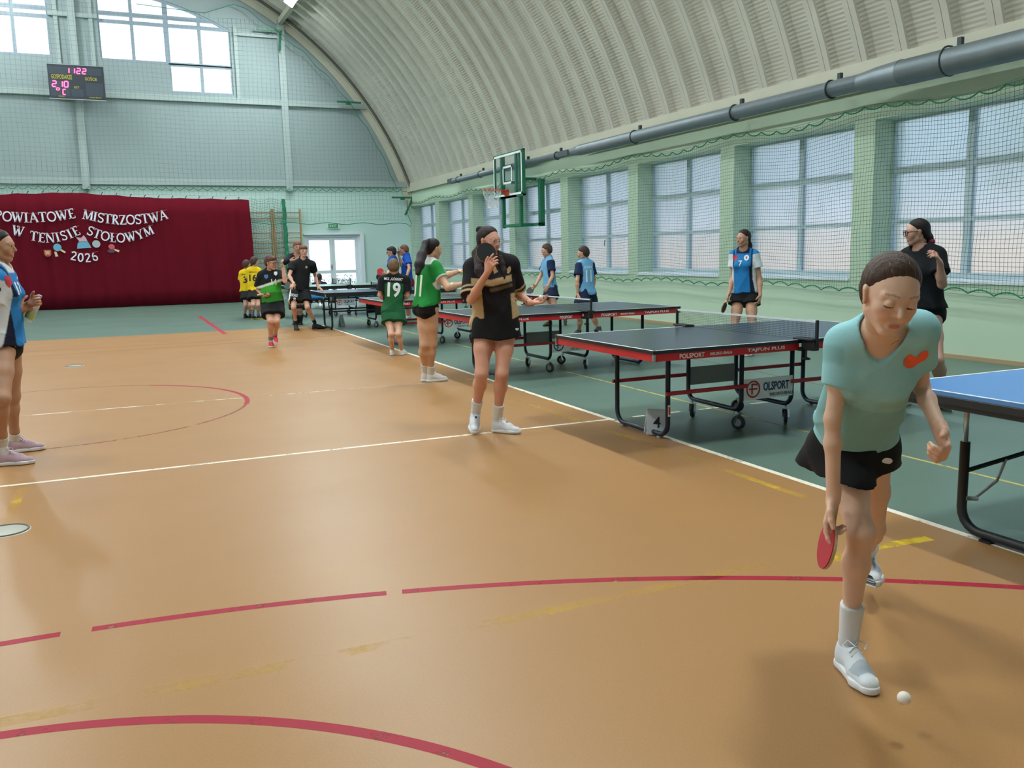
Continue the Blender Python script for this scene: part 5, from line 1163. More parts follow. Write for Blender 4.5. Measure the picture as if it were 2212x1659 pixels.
        for a in 'LR': F.rc(P['hip'+a], lerp(P['hip'+a], P['kn'+a], .5), skirt.get('tr', .096)*f, skirt.get('tr', .096)*f, k=.04)
        F.warp(lambda X, Y, Z: .009*np.sin(an_(X, Y)*6+1.0)*np.clip((wl@up-(X*up[0]+Y*up[1]+Z*up[2]))/.2, 0, 1.1))
        F.cut(lambda X, Y, Z: np.maximum((X-wl[0])*up[0]+(Y-wl[1])*up[1]+(Z-wl[2])*up[2], -((X-bt[0])*bn[0]+(Y-bt[1])*bn[1]+(Z-bt[2])*bn[2])+.010*np.sin(an_(X, Y)*3+skirt.get('ph', .5))))
        V, Q = F.mesh(); out['skirt'] = link('skirt', V, Q, CLOTH, np.tile(lin(skirt['c']), (len(V), 1))); out['pV'], out['pF'] = V, Q
    # ---- socks and shoes
    if legs and 'toL' in P:
        for a, sg in (('L', 1), ('R', -1)):
            kn, an, to = P['kn'+a], P['an'+a], P['to'+a]; sd = nrm(an-kn)
            if socks:
                hgt = socks.get('h', .10)*k; F = Field(*bbox([an+sd*.06, an-sd*(hgt+.03)], .08), min(vox*.7, .007)); top = an-sd*hgt
                F.rc(top-sd*.03, an, (.034+.012*hgt/.1)*f*.93+.004, .0355*f+.003, k=0, clip=lambda X, Y, Z: -((X-top[0])*sd[0]+(Y-top[1])*sd[1]+(Z-top[2])*sd[2])); F.rc(an, an+sd*.035, .0355*f+.003, .035*f, k=.01)
                V, Q = F.mesh(); link('sock', V, Q, SOCKM, np.tile(lin(socks['c']), (len(V), 1)))
            # foot frame from ankle and toe tip
            SL = .262*k; v = nrm(to-an); w_ = np.cross(sd, v); w_ = nrm(w_) if np.linalg.norm(w_) > .05 else lat; ang = math.atan2(.066*k, SL-.058*k)
            x = rot(v, w_, -ang)
            if x @ sd > (rot(v, w_, ang)) @ sd: x = rot(v, w_, ang)
            z = nrm(np.cross(x, w_)); z = z if z @ sd < 0 else -z; y = np.cross(z, x); o = an-x*.058*k-z*.086*k
            if footup is None or a not in footup:
                x = nrm([v[0], v[1], 0]); z = np.array([0, 0, 1.0]); y = np.cross(z, x); o = an-x*.052*k; o[2] = .003
                if an[2] > .10*k: F = Field(*bbox([an, o+x*.058*k], .08), min(vox*.7, .007)); F.rc(an, o+x*.06*k+z*.07*k, .033*f, .033*f, k=0); V, Q = F.mesh(); link('sock', V, Q, SOCKM, np.tile(lin((socks or dict(c='D8D8D8'))['c']), (len(V), 1)))
            if footup and a in footup: lw = min(o[2], (o+x*SL)[2]); o = o-np.array([0, 0, lw-.003]) if lw < .02 else o
            T = lambda a_, b_, c_: o+(x*a_+y*b_*sg+z*c_)*k
            F = Field(*bbox([T(-.03, -.06, -.01), T(.29, .06, -.01), T(-.03, .06, .12), T(.1, -.06, .12)], .02), min(vox*.6, .006))
            pl = lambda n_, p_: (lambda X, Y, Z: (X-p_[0])*n_[0]+(Y-p_[1])*n_[1]+(Z-p_[2])*n_[2])
            F.rc(T(.042, 0, .03), T(.045, 0, .085), .040*k, .036*k, k=0); F.rc(T(.05, 0, .055), T(.16, .004, .040), .042*k, .038*k, flat=(y, .92), k=.02); F.rc(T(.15, .004, .03), T(.222, .006, .026), .044*k, .034*k, flat=(z, .8), k=.02)
            F.rc(T(.10, 0, .082), T(.165, .002, .058), .022*k, .020*k, k=.015)
            F.cut(pl(-z, T(0, 0, .018))); F.rc(T(.05, 0, .10), T(.048, 0, .16), .033*k, .045*k, k=.006, op='s')
            V, Q = F.mesh(); q = (V-o)@np.c_[x, y*sg, z]/k; C = np.tile(lin(shoes['c']), (len(V), 1))
            if 'paint' in shoes: shoes['paint'](C, q)
            sh = link('shoe', V, Q, SHOEM, C)
            F = Field(*bbox([T(-.03, -.06, -.02), T(.29, .06, -.02), T(-.03, .06, .04)], .02), min(vox*.6, .006))
            for p0, p1, r0, r1 in ((T(.038, 0, .013), T(.12, .002, .013), .043, .041), (T(.12, .002, .013), T(.18, .005, .013), .041, .049), (T(.18, .005, .013), T(.226, .006, .015), .049, .036)): F.rc(p0, p1, r0*k, r1*k, k=.012)
            F.cut(pl(z, T(0, 0, .027))); F.cut(pl(-z, T(0, 0, .0)))
            V, Q = F.mesh(); link('sole', V, Q, SHOEM, np.tile(lin(shoes.get('sole', 'E4E4E6')), (len(V), 1)), parent=sh)
            if shoes.get('laces'):
                mb = MB()
                for i in range(5):
                    fx = .10+.016*i; zz = .107-.0093*i; mb.tube([T(fx-.004, -.024, zz-.012)-org, T(fx, -.008, zz)-org, T(fx+.006, .008, zz-.001)-org, T(fx+.012, .026, zz-.016)-org], .0028*k, 5)
                for s2 in (-1, 1): mb.tube([T(.10, 0, .11)-org, T(.085, .02*s2, .125)-org, T(.10, .045*s2, .115)-org, T(.115, .03*s2, .10)-org], .0026*k, 5)
                mb.build('laces', mat('lace_'+shoes['laces'], shoes['laces'], .8), sh)
    return out
def decal(fig, part, name, txt, uv, size, col, ax=None, up=None, d=None, bold=.02, poly=None, fit=None, shear=0.0, lift=.003):
    """lettering wrapped on a garment: the flat letters are dropped along direction d onto the cloth"""
    V, F_ = (fig['sV'], fig['sF']) if part == 'shirt' else (fig['pV'], fig['pF']); bv = BVHTree.FromPolygons(V.tolist(), F_.tolist())
    r = nrm(ray(*uv)); h = bv.ray_cast(Vector(CP), Vector(r))
    if h[0] is None: print('decal miss', name, txt); return
    c = np.array(h[0]); up = fig['up'] if up is None else nrm(up); d = r if d is None else nrm(d)
    d = nrm(d-up*np.dot(d, up)*.0); a = nrm(np.cross(d, up)) if ax is None else nrm(ax); u2 = nrm(np.cross(a, d))
    if poly is None:
        T, F2 = text_mesh(txt, 1.0, bold, shear=shear); ext = T.max(0)-T.min(0); T = T-(T.max(0)+T.min(0))/2
        if fit: T[:, 0] *= fit[0]/ext[0]; T[:, 1] *= fit[1]/ext[1]
        else: T *= size/ext[1]
    else:
        if len(poly) > 6:
            for _ in range(2): poly = [q for a_, b_ in zip(poly, poly[1:]+poly[:1]) for q in ((.75*a_[0]+.25*b_[0], .75*a_[1]+.25*b_[1]), (.25*a_[0]+.75*b_[0], .25*a_[1]+.75*b_[1]))]
        T = np.array([(p[0]*size, p[1]*size, 0) for p in poly]); F2 = [tuple(range(len(poly)))]
    # subdivide long edges by triangulating and splitting so that the letters follow the cloth
    bm = bmesh.new(); vs = [bm.verts.new(p) for p in T]
    for f in F2:
        try: bm.faces.new([vs[i] for i in f])
        except ValueError: pass
    bmesh.ops.triangulate(bm, faces=bm.faces[:])
    for _ in range(3):
        E = [e for e in bm.edges if e.calc_length() > .03]
        if not E: break
        bmesh.ops.subdivide_edges(bm, edges=E, cuts=1); bmesh.ops.triangulate(bm, faces=[f for f in bm.faces if len(f.verts) > 3])
    out = []
    for v in bm.verts:
        p = c+a*v.co[0]+u2*v.co[1]; q = bv.ray_cast(Vector(p-d*.35), Vector(d))
        out.append(np.array(q[0])-d*lift if q[0] is not None else p-d*lift)
    bm.verts.index_update(); FF = [tuple(v.index for v in f.verts) for f in bm.faces]; bm.free()
    return mesh_obj(name, np.array(out)-fig['org'], FF, mat('print_'+col, col, .7), fig[part])
def paddle(c, axis, normal, col, label, back='1B1B1D', s=1.0, handle=True):
    """c blade centre, axis from blade to handle"""
    axis = nrm(axis); normal = nrm(normal-np.dot(normal, axis)*axis); y = np.cross(normal, axis); e = empty('table_tennis_paddle', c, label=label, cat='paddle')
    ell = [(.079*math.cos(a)*s, .076*math.sin(a)*s) for a in np.linspace(0, 2*math.pi, 30, endpoint=False)]; W = mat('paddle_wood', 'C9A676', .5)
    mb = MB(); mb.prism(ell, -normal*.003, [axis, y, normal], .006); mb.build('blade', W, e)
    cutl = [p for p in ell]
    for sg, cc in ((1, col), (-1, back)):
        poly = [(min(p[0], .066*s)*.985, p[1]*.985) for p in cutl]; mb = MB(); mb.prism(poly, normal*.0031*sg, [axis, y*sg, normal*sg], .0038); mb.build('rubber', mat('rubber_'+cc, cc, .55), e)
    mb = MB(); mb.prism([(.055, -.022), (.085, -.013), (.155, -.013), (.172, -.016), (.172, .016), (.155, .013), (.085, .013), (.055, .022)], -normal*.011, [axis, y, normal], .022); mb.build('handle', W, e)
    return e
def ball(c, label):
    mb = MB(); mb.lathe([(.02*math.sin(t), .02*math.cos(t)) for t in np.linspace(0, math.pi, 13)], (0, 0, 0), (0, 0, 1), 20); o = mb.build('table_tennis_ball', mat('ball_white', 'F0E6DC', .4)); o.location = c; return props(o, label, 'ball')
# ---------------------------------------------------------------- part 6: the people
def nav(C, m, c): C[m] = lin(c)
WS = dict(c='D8D8DA', laces='E6E6E8'); SKA = 'CDA088'
R2 = nrm([CR[0], CR[1], 0]); TOCAM = -nrm([CF[0], CF[1], 0]); UZ = np.array([0, 0, 1.0])
# hero in front
def hero_paint(C, s, t, g, ta, V):
    z = V @ UZ; m = (t < .50-.5*s) & (t > .10-.4*s) & (g > 0) & (s > -.17) & (s < .13); C[m] = lin('86B6B8')
    m = (ta['R'][0] > .02) & (ta['R'][0] < .25) & (ta['R'][1] < .12) & (s < -.1); C[m] = lin('86B8BE')
HERO = person('hero', (1850, 1462), dict(pel=(1845, 950, .15), neck=(1905, 712, -.16), head=(1922, 636, -.36), shR=(1825, 742, -.12), shL=(1984, 714, -.14), elR=(1798, 905, -.12), wrR=(1800, 1078, -.10), fiR=(1786, 1140, -.12), elL=(1990, 835, 'f'), wrL=(2034, 935, 'n'), fiL=(2044, 985, 'n'),
    hipR=(1812, 975, .14), hipL=(1880, 975, .18), knR=(1860, 1150, -.03), anR=(1833, 1378, .05), toR=(1888, 1462, 'n'), knL=(1886, 1140, .42), anL=(1872, 1195, .80), toL=(1884, 1256, 'n')), 1.62, (22, 21, -6),
    skin='DCB49C', vox=.007, hvox=.0032, handvox=.0036, hairc='46342B', hair='ponytail', lookdown=1.0, headk=.98, hairline=-.006, label='person in teal t-shirt and black skirt lunging forward with a red paddle held low', fat=.87, armk=.85,
    hands=dict(R=dict(n=R2*.8+TOCAM*.5, curl=[.25, .9, .95, .95], thumb=.8), L=dict(n=-R2*.9+TOCAM*.2-UZ*.2, curl=[1.0, 1.15, 1.2, 1.25], thumb=.4)),
    shirt=dict(c='94C8CE', loose=.012, sleeve=.55, sw=.010, hem=-.035, hemr=.172, vneck=.085, amp=.008, neckr=.072, paint=hero_paint),
    skirt=dict(c='17171A', waist=.06, len=.135, flare=.03, tr=.115), footup='L', socks=dict(c='DCDEE2', h=.145), shoes=dict(c='D8DCE2', laces='E6E8EA', paint=lambda C, q: (nav(C, (q[:, 0] > .155) & (q[:, 0] < .205) & (q[:, 2] > .045), 'AFB8C2'), nav(C, (q[:, 1] < -.018) & (abs(q[:, 2]-.05-.25*(q[:, 0]-.09)) < .006) & (q[:, 0] > .05) & (q[:, 0] < .14), '30343C'), nav(C, (q[:, 1] < -.018) & (abs(q[:, 2]-.05+.5*(q[:, 0]-.1)) < .005) & (q[:, 0] > .07) & (q[:, 0] < .13), '30343C'))))
decal(HERO, 'shirt', 'emblem', '', (1972, 778), .040, 'F0603A', poly=[(-.5, .2), (-.62, -.3), (-.3, -.75), (.15, -.6), (.4, -.15), (.75, .1), (1.0, .6), (.8, .95), (.45, .8), (.25, .35), (0, .1), (-.2, .45)])
decal(HERO, 'skirt', 'emblem', '', (1916, 996), .018, 'E4DEDC', poly=[(-.9, -.5), (-.7, .3), (0, .7), (.8, .6), (1, .1), (.6, -.4), (0, -.5)])
paddle(CP+ray(1787, 1178)*float((HERO['P']['wrR']-CP)@CF+.012), CU*1.0+CR*.22+CF*.12, -CR*.96+CF*.04+CU*.1, 'B0283A', 'red paddle with dark back, held low by the person in teal', back='C8B8B4')
def stroke_on(fig, part, px, r, m, name, lift=.002):
    o = [c for c in fig['root'].children if c.name.split('.')[0] == part][0]; V = np.array([v.co[:] for v in o.data.vertices])+fig['org']; bv = BVHTree.FromPolygons(V.tolist(), [tuple(p.vertices) for p in o.data.polygons]); P = []
    for u, v in px:
        d = nrm(ray(u, v)); h = bv.ray_cast(Vector(CP), Vector(d))
        if h[0] is not None: P.append(np.array(h[0])-d*lift-fig['org'])
    if len(P) > 1: mb = MB(); mb.tube(P, r, 6); mb.build(name, m, fig['root'])
    return P
stroke_on(HERO, 'hair', [(1917, 556), (1922, 570), (1927, 585), (1931, 600), (1934, 612)], .0016, mat('parting_skin', '80604F', .6), 'parting', lift=.0)
stroke_on(HERO, 'body', [(1925, 745), (1929, 742), (1934, 740), (1939, 737.5), (1943, 737)], .0022, mat('gold', 'D8B070', .3, .8), 'necklace')
ball(CP+ray(1953, 1508)*2.62, 'white table tennis ball in the air above the floor at the lower right')
# person in black and beige
def bb_paint(C, s, t, g, ta, V):
    B_ = 'C2A57C'; fr_ = g > -.02
    y = t-.60-.35*np.abs(s)
    nav(C, (np.abs(y-.02) < .055) & fr_ & (np.abs(s) < .16), B_); nav(C, (np.abs(y+.045) < .012) & fr_ & (np.abs(s) < .16), '1B171A')
    nav(C, (np.abs(y+.095) < .03) & fr_ & (s > -.02) & (s < .16), '6A5C4A')
    nav(C, (s < -.085) & (t < .55), B_); nav(C, (s > .14) & (t < .42), B_)
    for a in 'LR':
        q = ta[a][0]; near = ta[a][1] < .13; out = s > .13 if a == 'L' else s < -.13
        nav(C, near & out & (q > .80), B_); nav(C, near & out & (q > .86) & (q < .90), '1B171A'); nav(C, near & out & (q > .66) & (q < .715), B_)
BB = person('bb', (1055, 934), dict(pel=(1071, 690, .0), neck=(1060, 561, .0), head=(1056, 521, -.04), shR=(1023, 580, .02), shL=(1100, 573, .0), elR=(1018, 648, 'n'), wrR=(1053, 588, -.36), fiR=(1062, 566, 'n'), elL=(1116, 634, 'f'), wrL=(1147, 654, 'n'), fiL=(1178, 652, 'n'),
    hipR=(1046, 700, .0), hipL=(1094, 700, .0), knR=(1040, 808, 'n'), anR=(1028, 888, 'f'), toR=(1026, 929, 'n'), knL=(1084, 808, 'n'), anL=(1075, 900, 'f'), toL=(1110, 937, 'n')), 1.70, (48, 4, 0),
    skin='D49C86', vox=.009, hvox=.0042, handvox=.0042, hairc='2E2122', hair='bun', chest=1.0, fat=1.02, label='person in black and beige loose t-shirt, black paddle held before the face',
    bun=None, glasses=dict(c='C9B0A4', r=.026), hands=dict(R=dict(n=-TOCAM*.6+R2*.4, curl=[.25, .55, .7, .8], thumb=.5), L=dict(n=UZ+TOCAM*.2, curl=[.4, .5, .55, .6], spread=.05)),
    tail=[(CP+ray(1044, 520)*7.1, .03), (CP+ray(1030, 548)*7.05, .035), (CP+ray(1036, 585)*6.90, .035), (CP+ray(1042, 605)*6.86, .018)],
    shirt=dict(c='1B171A', loose=.028, sleeve=.88, sw=.040, hem=-.07, hemr=.180, tilt=.50, vox=.0055, amp=.009, paint=bb_paint, neckr=.07),
    skirt=dict(c='141315', waist=.05, len=.15, flare=.025), footup='R', socks=dict(c='DAD6D4', h=.115), shoes=dict(c='D9DCE4', laces='E8E8EC', paint=lambda C, q: nav(C, (abs(q[:, 1]) < .010) & (q[:, 0] > .13) & (q[:, 0] < .15) & (q[:, 2] > .05), '26305A')))
h = BB['head']; o_ = BB['org']
F = Field(h(0, -.09, .085)-.06, h(0, -.09, .085)+.06, .005); F.rc(h(-.02, -.085, .085), h(.02, -.085, .085), .03, k=0); V, Q = F.mesh(); mesh_obj('scrunchie', V-o_, Q, mat('scrunchie_black', '101014', .9), BB['root'], smooth=True)
def lock_on(fig, px, rs, col):
    bv = BVHTree.FromPolygons(fig['sV'].tolist(), fig['sF'].tolist()); P = []
    for u, v in px:
        d = nrm(ray(u, v)); q = bv.ray_cast(Vector(CP), Vector(d)); P.append(np.array(q[0])-d*.004 if q[0] is not None else None)
    for i in range(len(P)-1, -1, -1):
        if P[i] is None: P[i] = P[i+1]+np.array([0, 0, .03])
    F = Field(*bbox(P, .06), .006)
    for i in range(len(P)-1): F.rc(P[i], P[i+1], rs[i], rs[i+1], k=.015)
    V, Q = F.mesh(); mesh_obj('hair_lock', V-fig['org'], Q, hair_mat(col), fig['root'], smooth=True)
lock_on(BB, [(1080, 556), (1085, 570), (1089, 586), (1090, 602)], [.022, .024, .022, .006], '2E2122')
decal(BB, 'shirt', 'emblem', '', (1097, 583), .03, 'C2A57C', poly=[(-.9, .5), (-.2, .1), (.3, .9), (.8, .9), (.9, .1), (.5, -.8), (-.1, -1), (-.5, -.6), (0, -.2), (-.6, .1)])
decal(BB, 'skirt', 'emblem', '', (1117, 711), .018, 'DEDEDE', poly=[(-.9, .3), (-.3, .6), (.4, .3), (.9, .6), (.7, -.2), (.2, -.6), (-.5, -.5)])
w_ = BB['P']['wrR']; dpt = float((w_-CP)@CF)
paddle(CP+ray(1050, 546)*(dpt+.012), CU*-.75+CR*.38, -CF+CR*.25, '15191A', 'black paddle held up in front of the face by the person in black and beige', back='8C2030')
ball(BB['P']['fiL']+UZ*.035-R2*.035, 'white ball resting in the open hand of the person in black and beige')
# green shirt 11 seen from behind
def g11_paint(C, s, t, g, ta, V):
    for a in 'LR': nav(C, (ta[a][0] > .50) & (ta[a][1] < .12) & ((s > .12) if a == 'L' else (s < -.12)), 'D8DCDA')
    nav(C, (t > .93) & (np.abs(s) < .11), 'D4DAD8')
t11 = lambda u, v, o: CP+ray(u, v)*9.78*o
G11 = person('g11', (933, 830), dict(pel=(922, 655, .0), neck=(928, 567, .05), head=(936, 538, .06), shR=(941, 580, -.05), shL=(911, 577, .11), elR=(967, 621, 'n'), wrR=(1001, 613, 'f'), fiR=(1016, 611, 'f'), elL=(958, 597, 'f'), wrL=(992, 586, 'f'), fiL=(1008, 583, 'n'),
    hipR=(929, 668, -.06), hipL=(917, 664, .06), knR=(934, 742, 'f'), anR=(930, 805, 'f'), toR=(957, 826, 'f'), knL=(917, 744, 'n'), anL=(918, 799, 'f'), toL=(941, 818, 'f')), 1.68, (118, 8, 0),
    skin='D0A488', vox=.010, hvox=.005, handvox=.005, hairc='241C1E', hair='ponytail', fat=1.10, label='person in green shirt number 11 with long dark ponytail, arms stretched forward',
    hands=dict(R=dict(n=-UZ, curl=.5), L=dict(n=-UZ, curl=.5)),
    tail=[(t11(926, 521, 1.0), .03), (t11(919, 526, .998), .034), (t11(911, 552, .985), .05), (t11(906, 572, .975), .05), (t11(903, 590, .97), .028)],
    shirt=dict(c='1F8038', loose=.014, sleeve=.55, sw=.022, hem=-.0, hemr=.168, amp=.007, vox=.006, paint=g11_paint, collar='D8DCDA', ftilt=.35), shorts=dict(c='171517', loose=.008, len=.10, flare=.004, waist=.12), socks=dict(c='DEDCDC', h=.10), shoes=dict(c='D6D0CC', sole='E2E0DE', laces='E8E6E4'))
decal(G11, 'shirt', 'number', '11', (903, 617), .24, 'DCE2DC', d=nrm(G11['fr']*.35+ray(902, 617)*.8), bold=.03, fit=(.105, .24))
# boy in green 19
def b19_paint(C, s, t, g, ta, V):
    nav(C, (t > .80-.5*np.maximum(np.abs(s)-.08, 0)) | ((np.abs(s) > .135) & (t > .2)), '15171A')
B19 = person('b19', (858, 767), dict(pel=(849, 672, .0), neck=(852, 598, .03), head=(851, 578, .0), shL=(828, 605, .02), shR=(876, 605, .02), elL=(820, 637, 'f.9'), elR=(881, 638, 'f.9'), wrL=(836, 652, 'f'), wrR=(868, 652, 'f'), fiL=(845, 650, 'f'), fiR=(860, 650, 'f'),
    hipL=(838, 680, .0), hipR=(860, 680, .0), knL=(845, 722, 'n'), knR=(861, 722, 'n'), anL=(847, 756, 'f'), anR=(868, 757, 'f'), toL=(852, 762, 'f'), toR=(875, 764, 'f')), 1.42, (172, 5, 0),
    skin='D6A68E', female=False, vox=.010, hvox=.006, handvox=.007, hairc='6A523C', hair='short', eyes=False, headk=1.08, label='person in dark green shirt number 19 and green shorts, seen from behind',
    shirt=dict(c='1C5A34', loose=.022, sleeve=.75, sw=.035, hem=-.10, hemr=.19, amp=.008, vox=.007, paint=b19_paint, neckr=.07), shorts=dict(c='1A5230', loose=.02, len=.50, flare=.05), socks=dict(c='E0DEDC', h=.03), shoes=dict(c='DCDCDE'))
bk = -B19['fr']; decal(B19, 'shirt', 'number', '19', (851, 626), .22, 'E2E4E8', d=B19['fr'], bold=.03, fit=(.19, .215)); decal(B19, 'shirt', 'name', 'MKS „GÓRNIK”', (850, 602.5), .06, 'DCE0E2', d=B19['fr'], fit=(.27, .055))
# person in black with white-trimmed shorts 8
def b8_sh(C, s, t, g, V): nav(C, (s < -.165) & (V[:, 2] > .3), 'E0E2E2'); nav(C, (V[:, 2]-V[:, 2].min() < .05) & (V[:, 2]-V[:, 2].min() > .025), 'D8DADA')
B8 = person('b8', (662, 711), dict(pel=(647, 628, .0), neck=(655, 563, .02), head=(655.5, 542.5, -.02), shR=(632, 573, .0), shL=(674, 572, .0), elR=(625, 596, 'n'), wrR=(634, 613, 'n'), fiR=(629, 621, 'n'), elL=(681, 596, 'f'), wrL=(687, 618, 'n'), fiL=(694, 625, 'n'),
    hipR=(638, 634, .0), hipL=(656, 634, .0), knR=(634, 664, 'n'), anR=(639, 697, 'f'), toR=(642, 712, 'n'), knL=(664, 664, 'n'), anL=(679, 695, 'f'), toL=(699, 710, 'n')), 1.72, (15, 3, 0),
    skin='C89A86', female=False, vox=.012, hvox=.007, handvox=.008, hairc='6A4A3C', hair='fringe', eyes=False, fat=.95, label='person in black t-shirt and black shorts number 8, hand on the dark blue table',
    hands=dict(R=dict(n=-UZ*.2-TOCAM, curl=.8), L=dict(n=-UZ, curl=.1, spread=.1)),
    shirt=dict(c='16171A', loose=.028, sleeve=.55, sw=.035, hem=-.05, hemr=.19, amp=.009), shorts=dict(c='15161A', loose=.026, len=.70, flare=.03, paint=b8_sh), socks=dict(c='1B1B1E', h=.07), shoes=dict(c='1D1D20', sole='2A2A2C'))
decal(B8, 'shorts', 'number', '8', (636, 647), .08, 'D8DADC', d=-B8['fr']); decal(B8, 'shorts', 'name', 'CHICAGO', (635, 637.5), .06, 'D8DADC', d=-B8['fr'], fit=(.15, .055)); decal(B8, 'shirt', 'emblem', '', (662, 577), .022, 'B0A27A', d=-B8['fr'], poly=circ(0, 0, 1, 1.2, 10))
paddle(CP+ray(621, 617)*float((B8['P']['wrR']-CP)@CF), CR*.9+CU*.1, TOCAM+R2*.2, '4E6A70', 'grey-green paddle hanging in the hand of the person in shorts number 8')
# boy in green 14 with glasses
def b14_paint(C, s, t, g, ta, V):
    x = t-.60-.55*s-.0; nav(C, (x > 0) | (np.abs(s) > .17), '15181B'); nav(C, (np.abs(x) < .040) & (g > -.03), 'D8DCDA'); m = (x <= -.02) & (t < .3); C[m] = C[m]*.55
B14 = person('b14', (589, 748), dict(pel=(588, 650, .0), neck=(582, 588, .02), head=(585, 568, -.04), shR=(566, 596, .02), shL=(602, 594, .02), elR=(558, 626, 'f'), wrR=(571, 640, 'n'), fiR=(578, 639, 'n'), elL=(616, 608, 'n'), wrL=(611, 574, 'n'), fiL=(608, 565, 'n'),
    hipR=(578, 658, .0), hipL=(599, 658, .0), knR=(584, 694, 'n'), anR=(585, 732, 'f'), toR=(588, 749, 'n'), knL=(598, 694, 'n'), anL=(594, 725, .3), toL=(597, 741, .12)), 1.50, (48, 4, 4),
    skin='CC9C88', female=False, vox=.012, hvox=.006, handvox=.007, hairc='5A3A34', hair='fringe', glasses=dict(c='17171A', r=.024, w=1.6), headk=1.08, fat=1.12, label='person in green and black shirt number 14 with dark glasses, walking with a raised hand',
    hands=dict(R=dict(n=TOCAM*-.5+UZ, curl=.7), L=dict(n=R2, curl=.5)),
    shirt=dict(c='3FA035', loose=.026, sleeve=.80, sw=.04, hem=-.02, hemr=.185, amp=.008, vox=.007, paint=b14_paint, collar='2C5A40'), shorts=dict(c='17181C', loose=.03, len=.66, flare=.035), footup='L', socks=dict(c='8A7E80', h=.07), shoes=dict(c='C02838', sole='D8C8C8', laces='E0D0D0'))
decal(B14, 'shirt', 'number', '14', (592, 609), .10, 'E4ECE4', d=-B14['fr'], fit=(.085, .10)); decal(B14, 'shirt', 'badge', '', (575, 598), .035, '3C6A9C', d=-B14['fr'], poly=[(-.9, 1), (.9, 1), (.9, -.2), (0, -1.1), (-.9, -.2)]); decal(B14, 'shirt', 'badge', '', (595.5, 591), .034, 'D8DCDC', d=-B14['fr'], poly=[(-.8, 1), (.8, 1), (.8, -.3), (0, -1.1), (-.8, -.3)])
paddle(CP+ray(578, 634)*float((B14['P']['wrR']-CP)@CF), -CR*.9-CU*.15, UZ*.8+TOCAM*.6, '1A1B1E', 'dark paddle held at the waist by the person in green shirt number 14')
# two in yellow
for key, b, hd, num, lab, nm in (('y16', (550, 690), (550, 566), '16', 'person in yellow shirt number 16 by the curtain edge, back turned', 'LECHOVIE'), ('y3', (537, 687), (533, 571), '3', 'person in yellow shirt number 3, left of the two in yellow, back turned', 'SNIPERS')):
    dx = hd[0]-550; dy = hd[1]-566; sc = 1.0 if key == 'y16' else .94; X = lambda u, v: (550+dx+(u-550)*sc, 688-(688-v)*sc-(1 if key == 'y3' else 0))
    q = lambda u, v, o: (*X(u, v), o)
    Y = person(key, b, dict(pel=q(551, 632, 0), neck=q(549, 581, .02), head=q(550, 566, .0), shL=q(539.5, 585, .0), shR=q(559, 586, .02), elL=q(536, 604, 'f'), elR=q(562, 605, 'f'), wrL=q(544, 616, 'f'), wrR=q(560, 616, 'f'), fiL=q(548, 618, 'f'), fiR=q(556, 618, 'f'),
        hipL=q(547, 637, .0), hipR=q(556, 637, .0), knL=q(547, 659, 'n'), knR=q(558, 659, 'n'), anL=q(546, 680, 'f'), anR=q(558, 681, 'f'), toL=q(549, 688, 'f.6'), toR=q(566, 688, 'n.8')), 1.52 if key == 'y16' else 1.45, (128, 0, 0),
        skin='C49480', female=False, vox=.014, hvox=.008, handvox=.010, hairc='4A3632', hair='short', eyes=False, headk=1.06, label=lab,
        shirt=dict(c='E0BC18', loose=.028, sleeve=.75, sw=.04, hem=-.02, hemr=.19, amp=.010), shorts=dict(c='191A1D', loose=.028, len=.62, flare=.05), socks=dict(c='5A90C0' if key == 'y16' else '26282A', h=.07), shoes=dict(c='3A2230' if key == 'y16' else '26282A', sole='C8D040' if key == 'y16' else '303234'))
    u, v = X(546.5, 600); decal(Y, 'shirt', 'number', num, (u, v), .17, '1A1A1A', d=Y['fr'], bold=.03, fit=(.17 if num == '16' else .09, .165)); u, v = X(546.5, 588); decal(Y, 'shirt', 'name', nm, (u, v), .035, '2A2A1C', d=Y['fr'], fit=(.17, .035))
# man in dark behind
MAN = person('man', (3.02, 19.6, 0), dict(pel=(642, 628, .0), neck=(641, 553, .0), head=(642, 534, -.05), shR=(627, 557, .0), shL=(658, 560, .0), elR=(614.5, 566, 'n'), wrR=(628, 562, 'n'), fiR=(636, 563, 'n'), elL=(663, 585, 'f'), wrL=(662, 610, 'n'), fiL=(662, 620, 'n'),
    hipR=(637, 632, 0), hipL=(648, 632, 0), knR=(638, 668, 'n'), knL=(648, 668, 'n'), anR=(638, 702, 0), anL=(648, 702, 0), toR=(637, 706, 'n'), toL=(650, 706, 'n')), 1.80, (12, 8, 0),
    skin='BC8C78', female=False, vox=.014, hvox=.007, handvox=.009, hairc='7A5040', hair='short', eyes=False, fat=1.05, label='grown person in dark long-sleeved top behind shorts number 8, arm bent across', mouth='8A5040',
    shirt=dict(c='16181E', loose=.022, sleeve=1.85, sw=.03, hem=-.08, hemr=.18, amp=.008, vneck=.16, neckr=.075), shorts=dict(c='1C1E24', loose=.022, len=.98, flare=.04), socks=dict(c='202226', h=.30), shoes=dict(c='202226', sole='303030'))
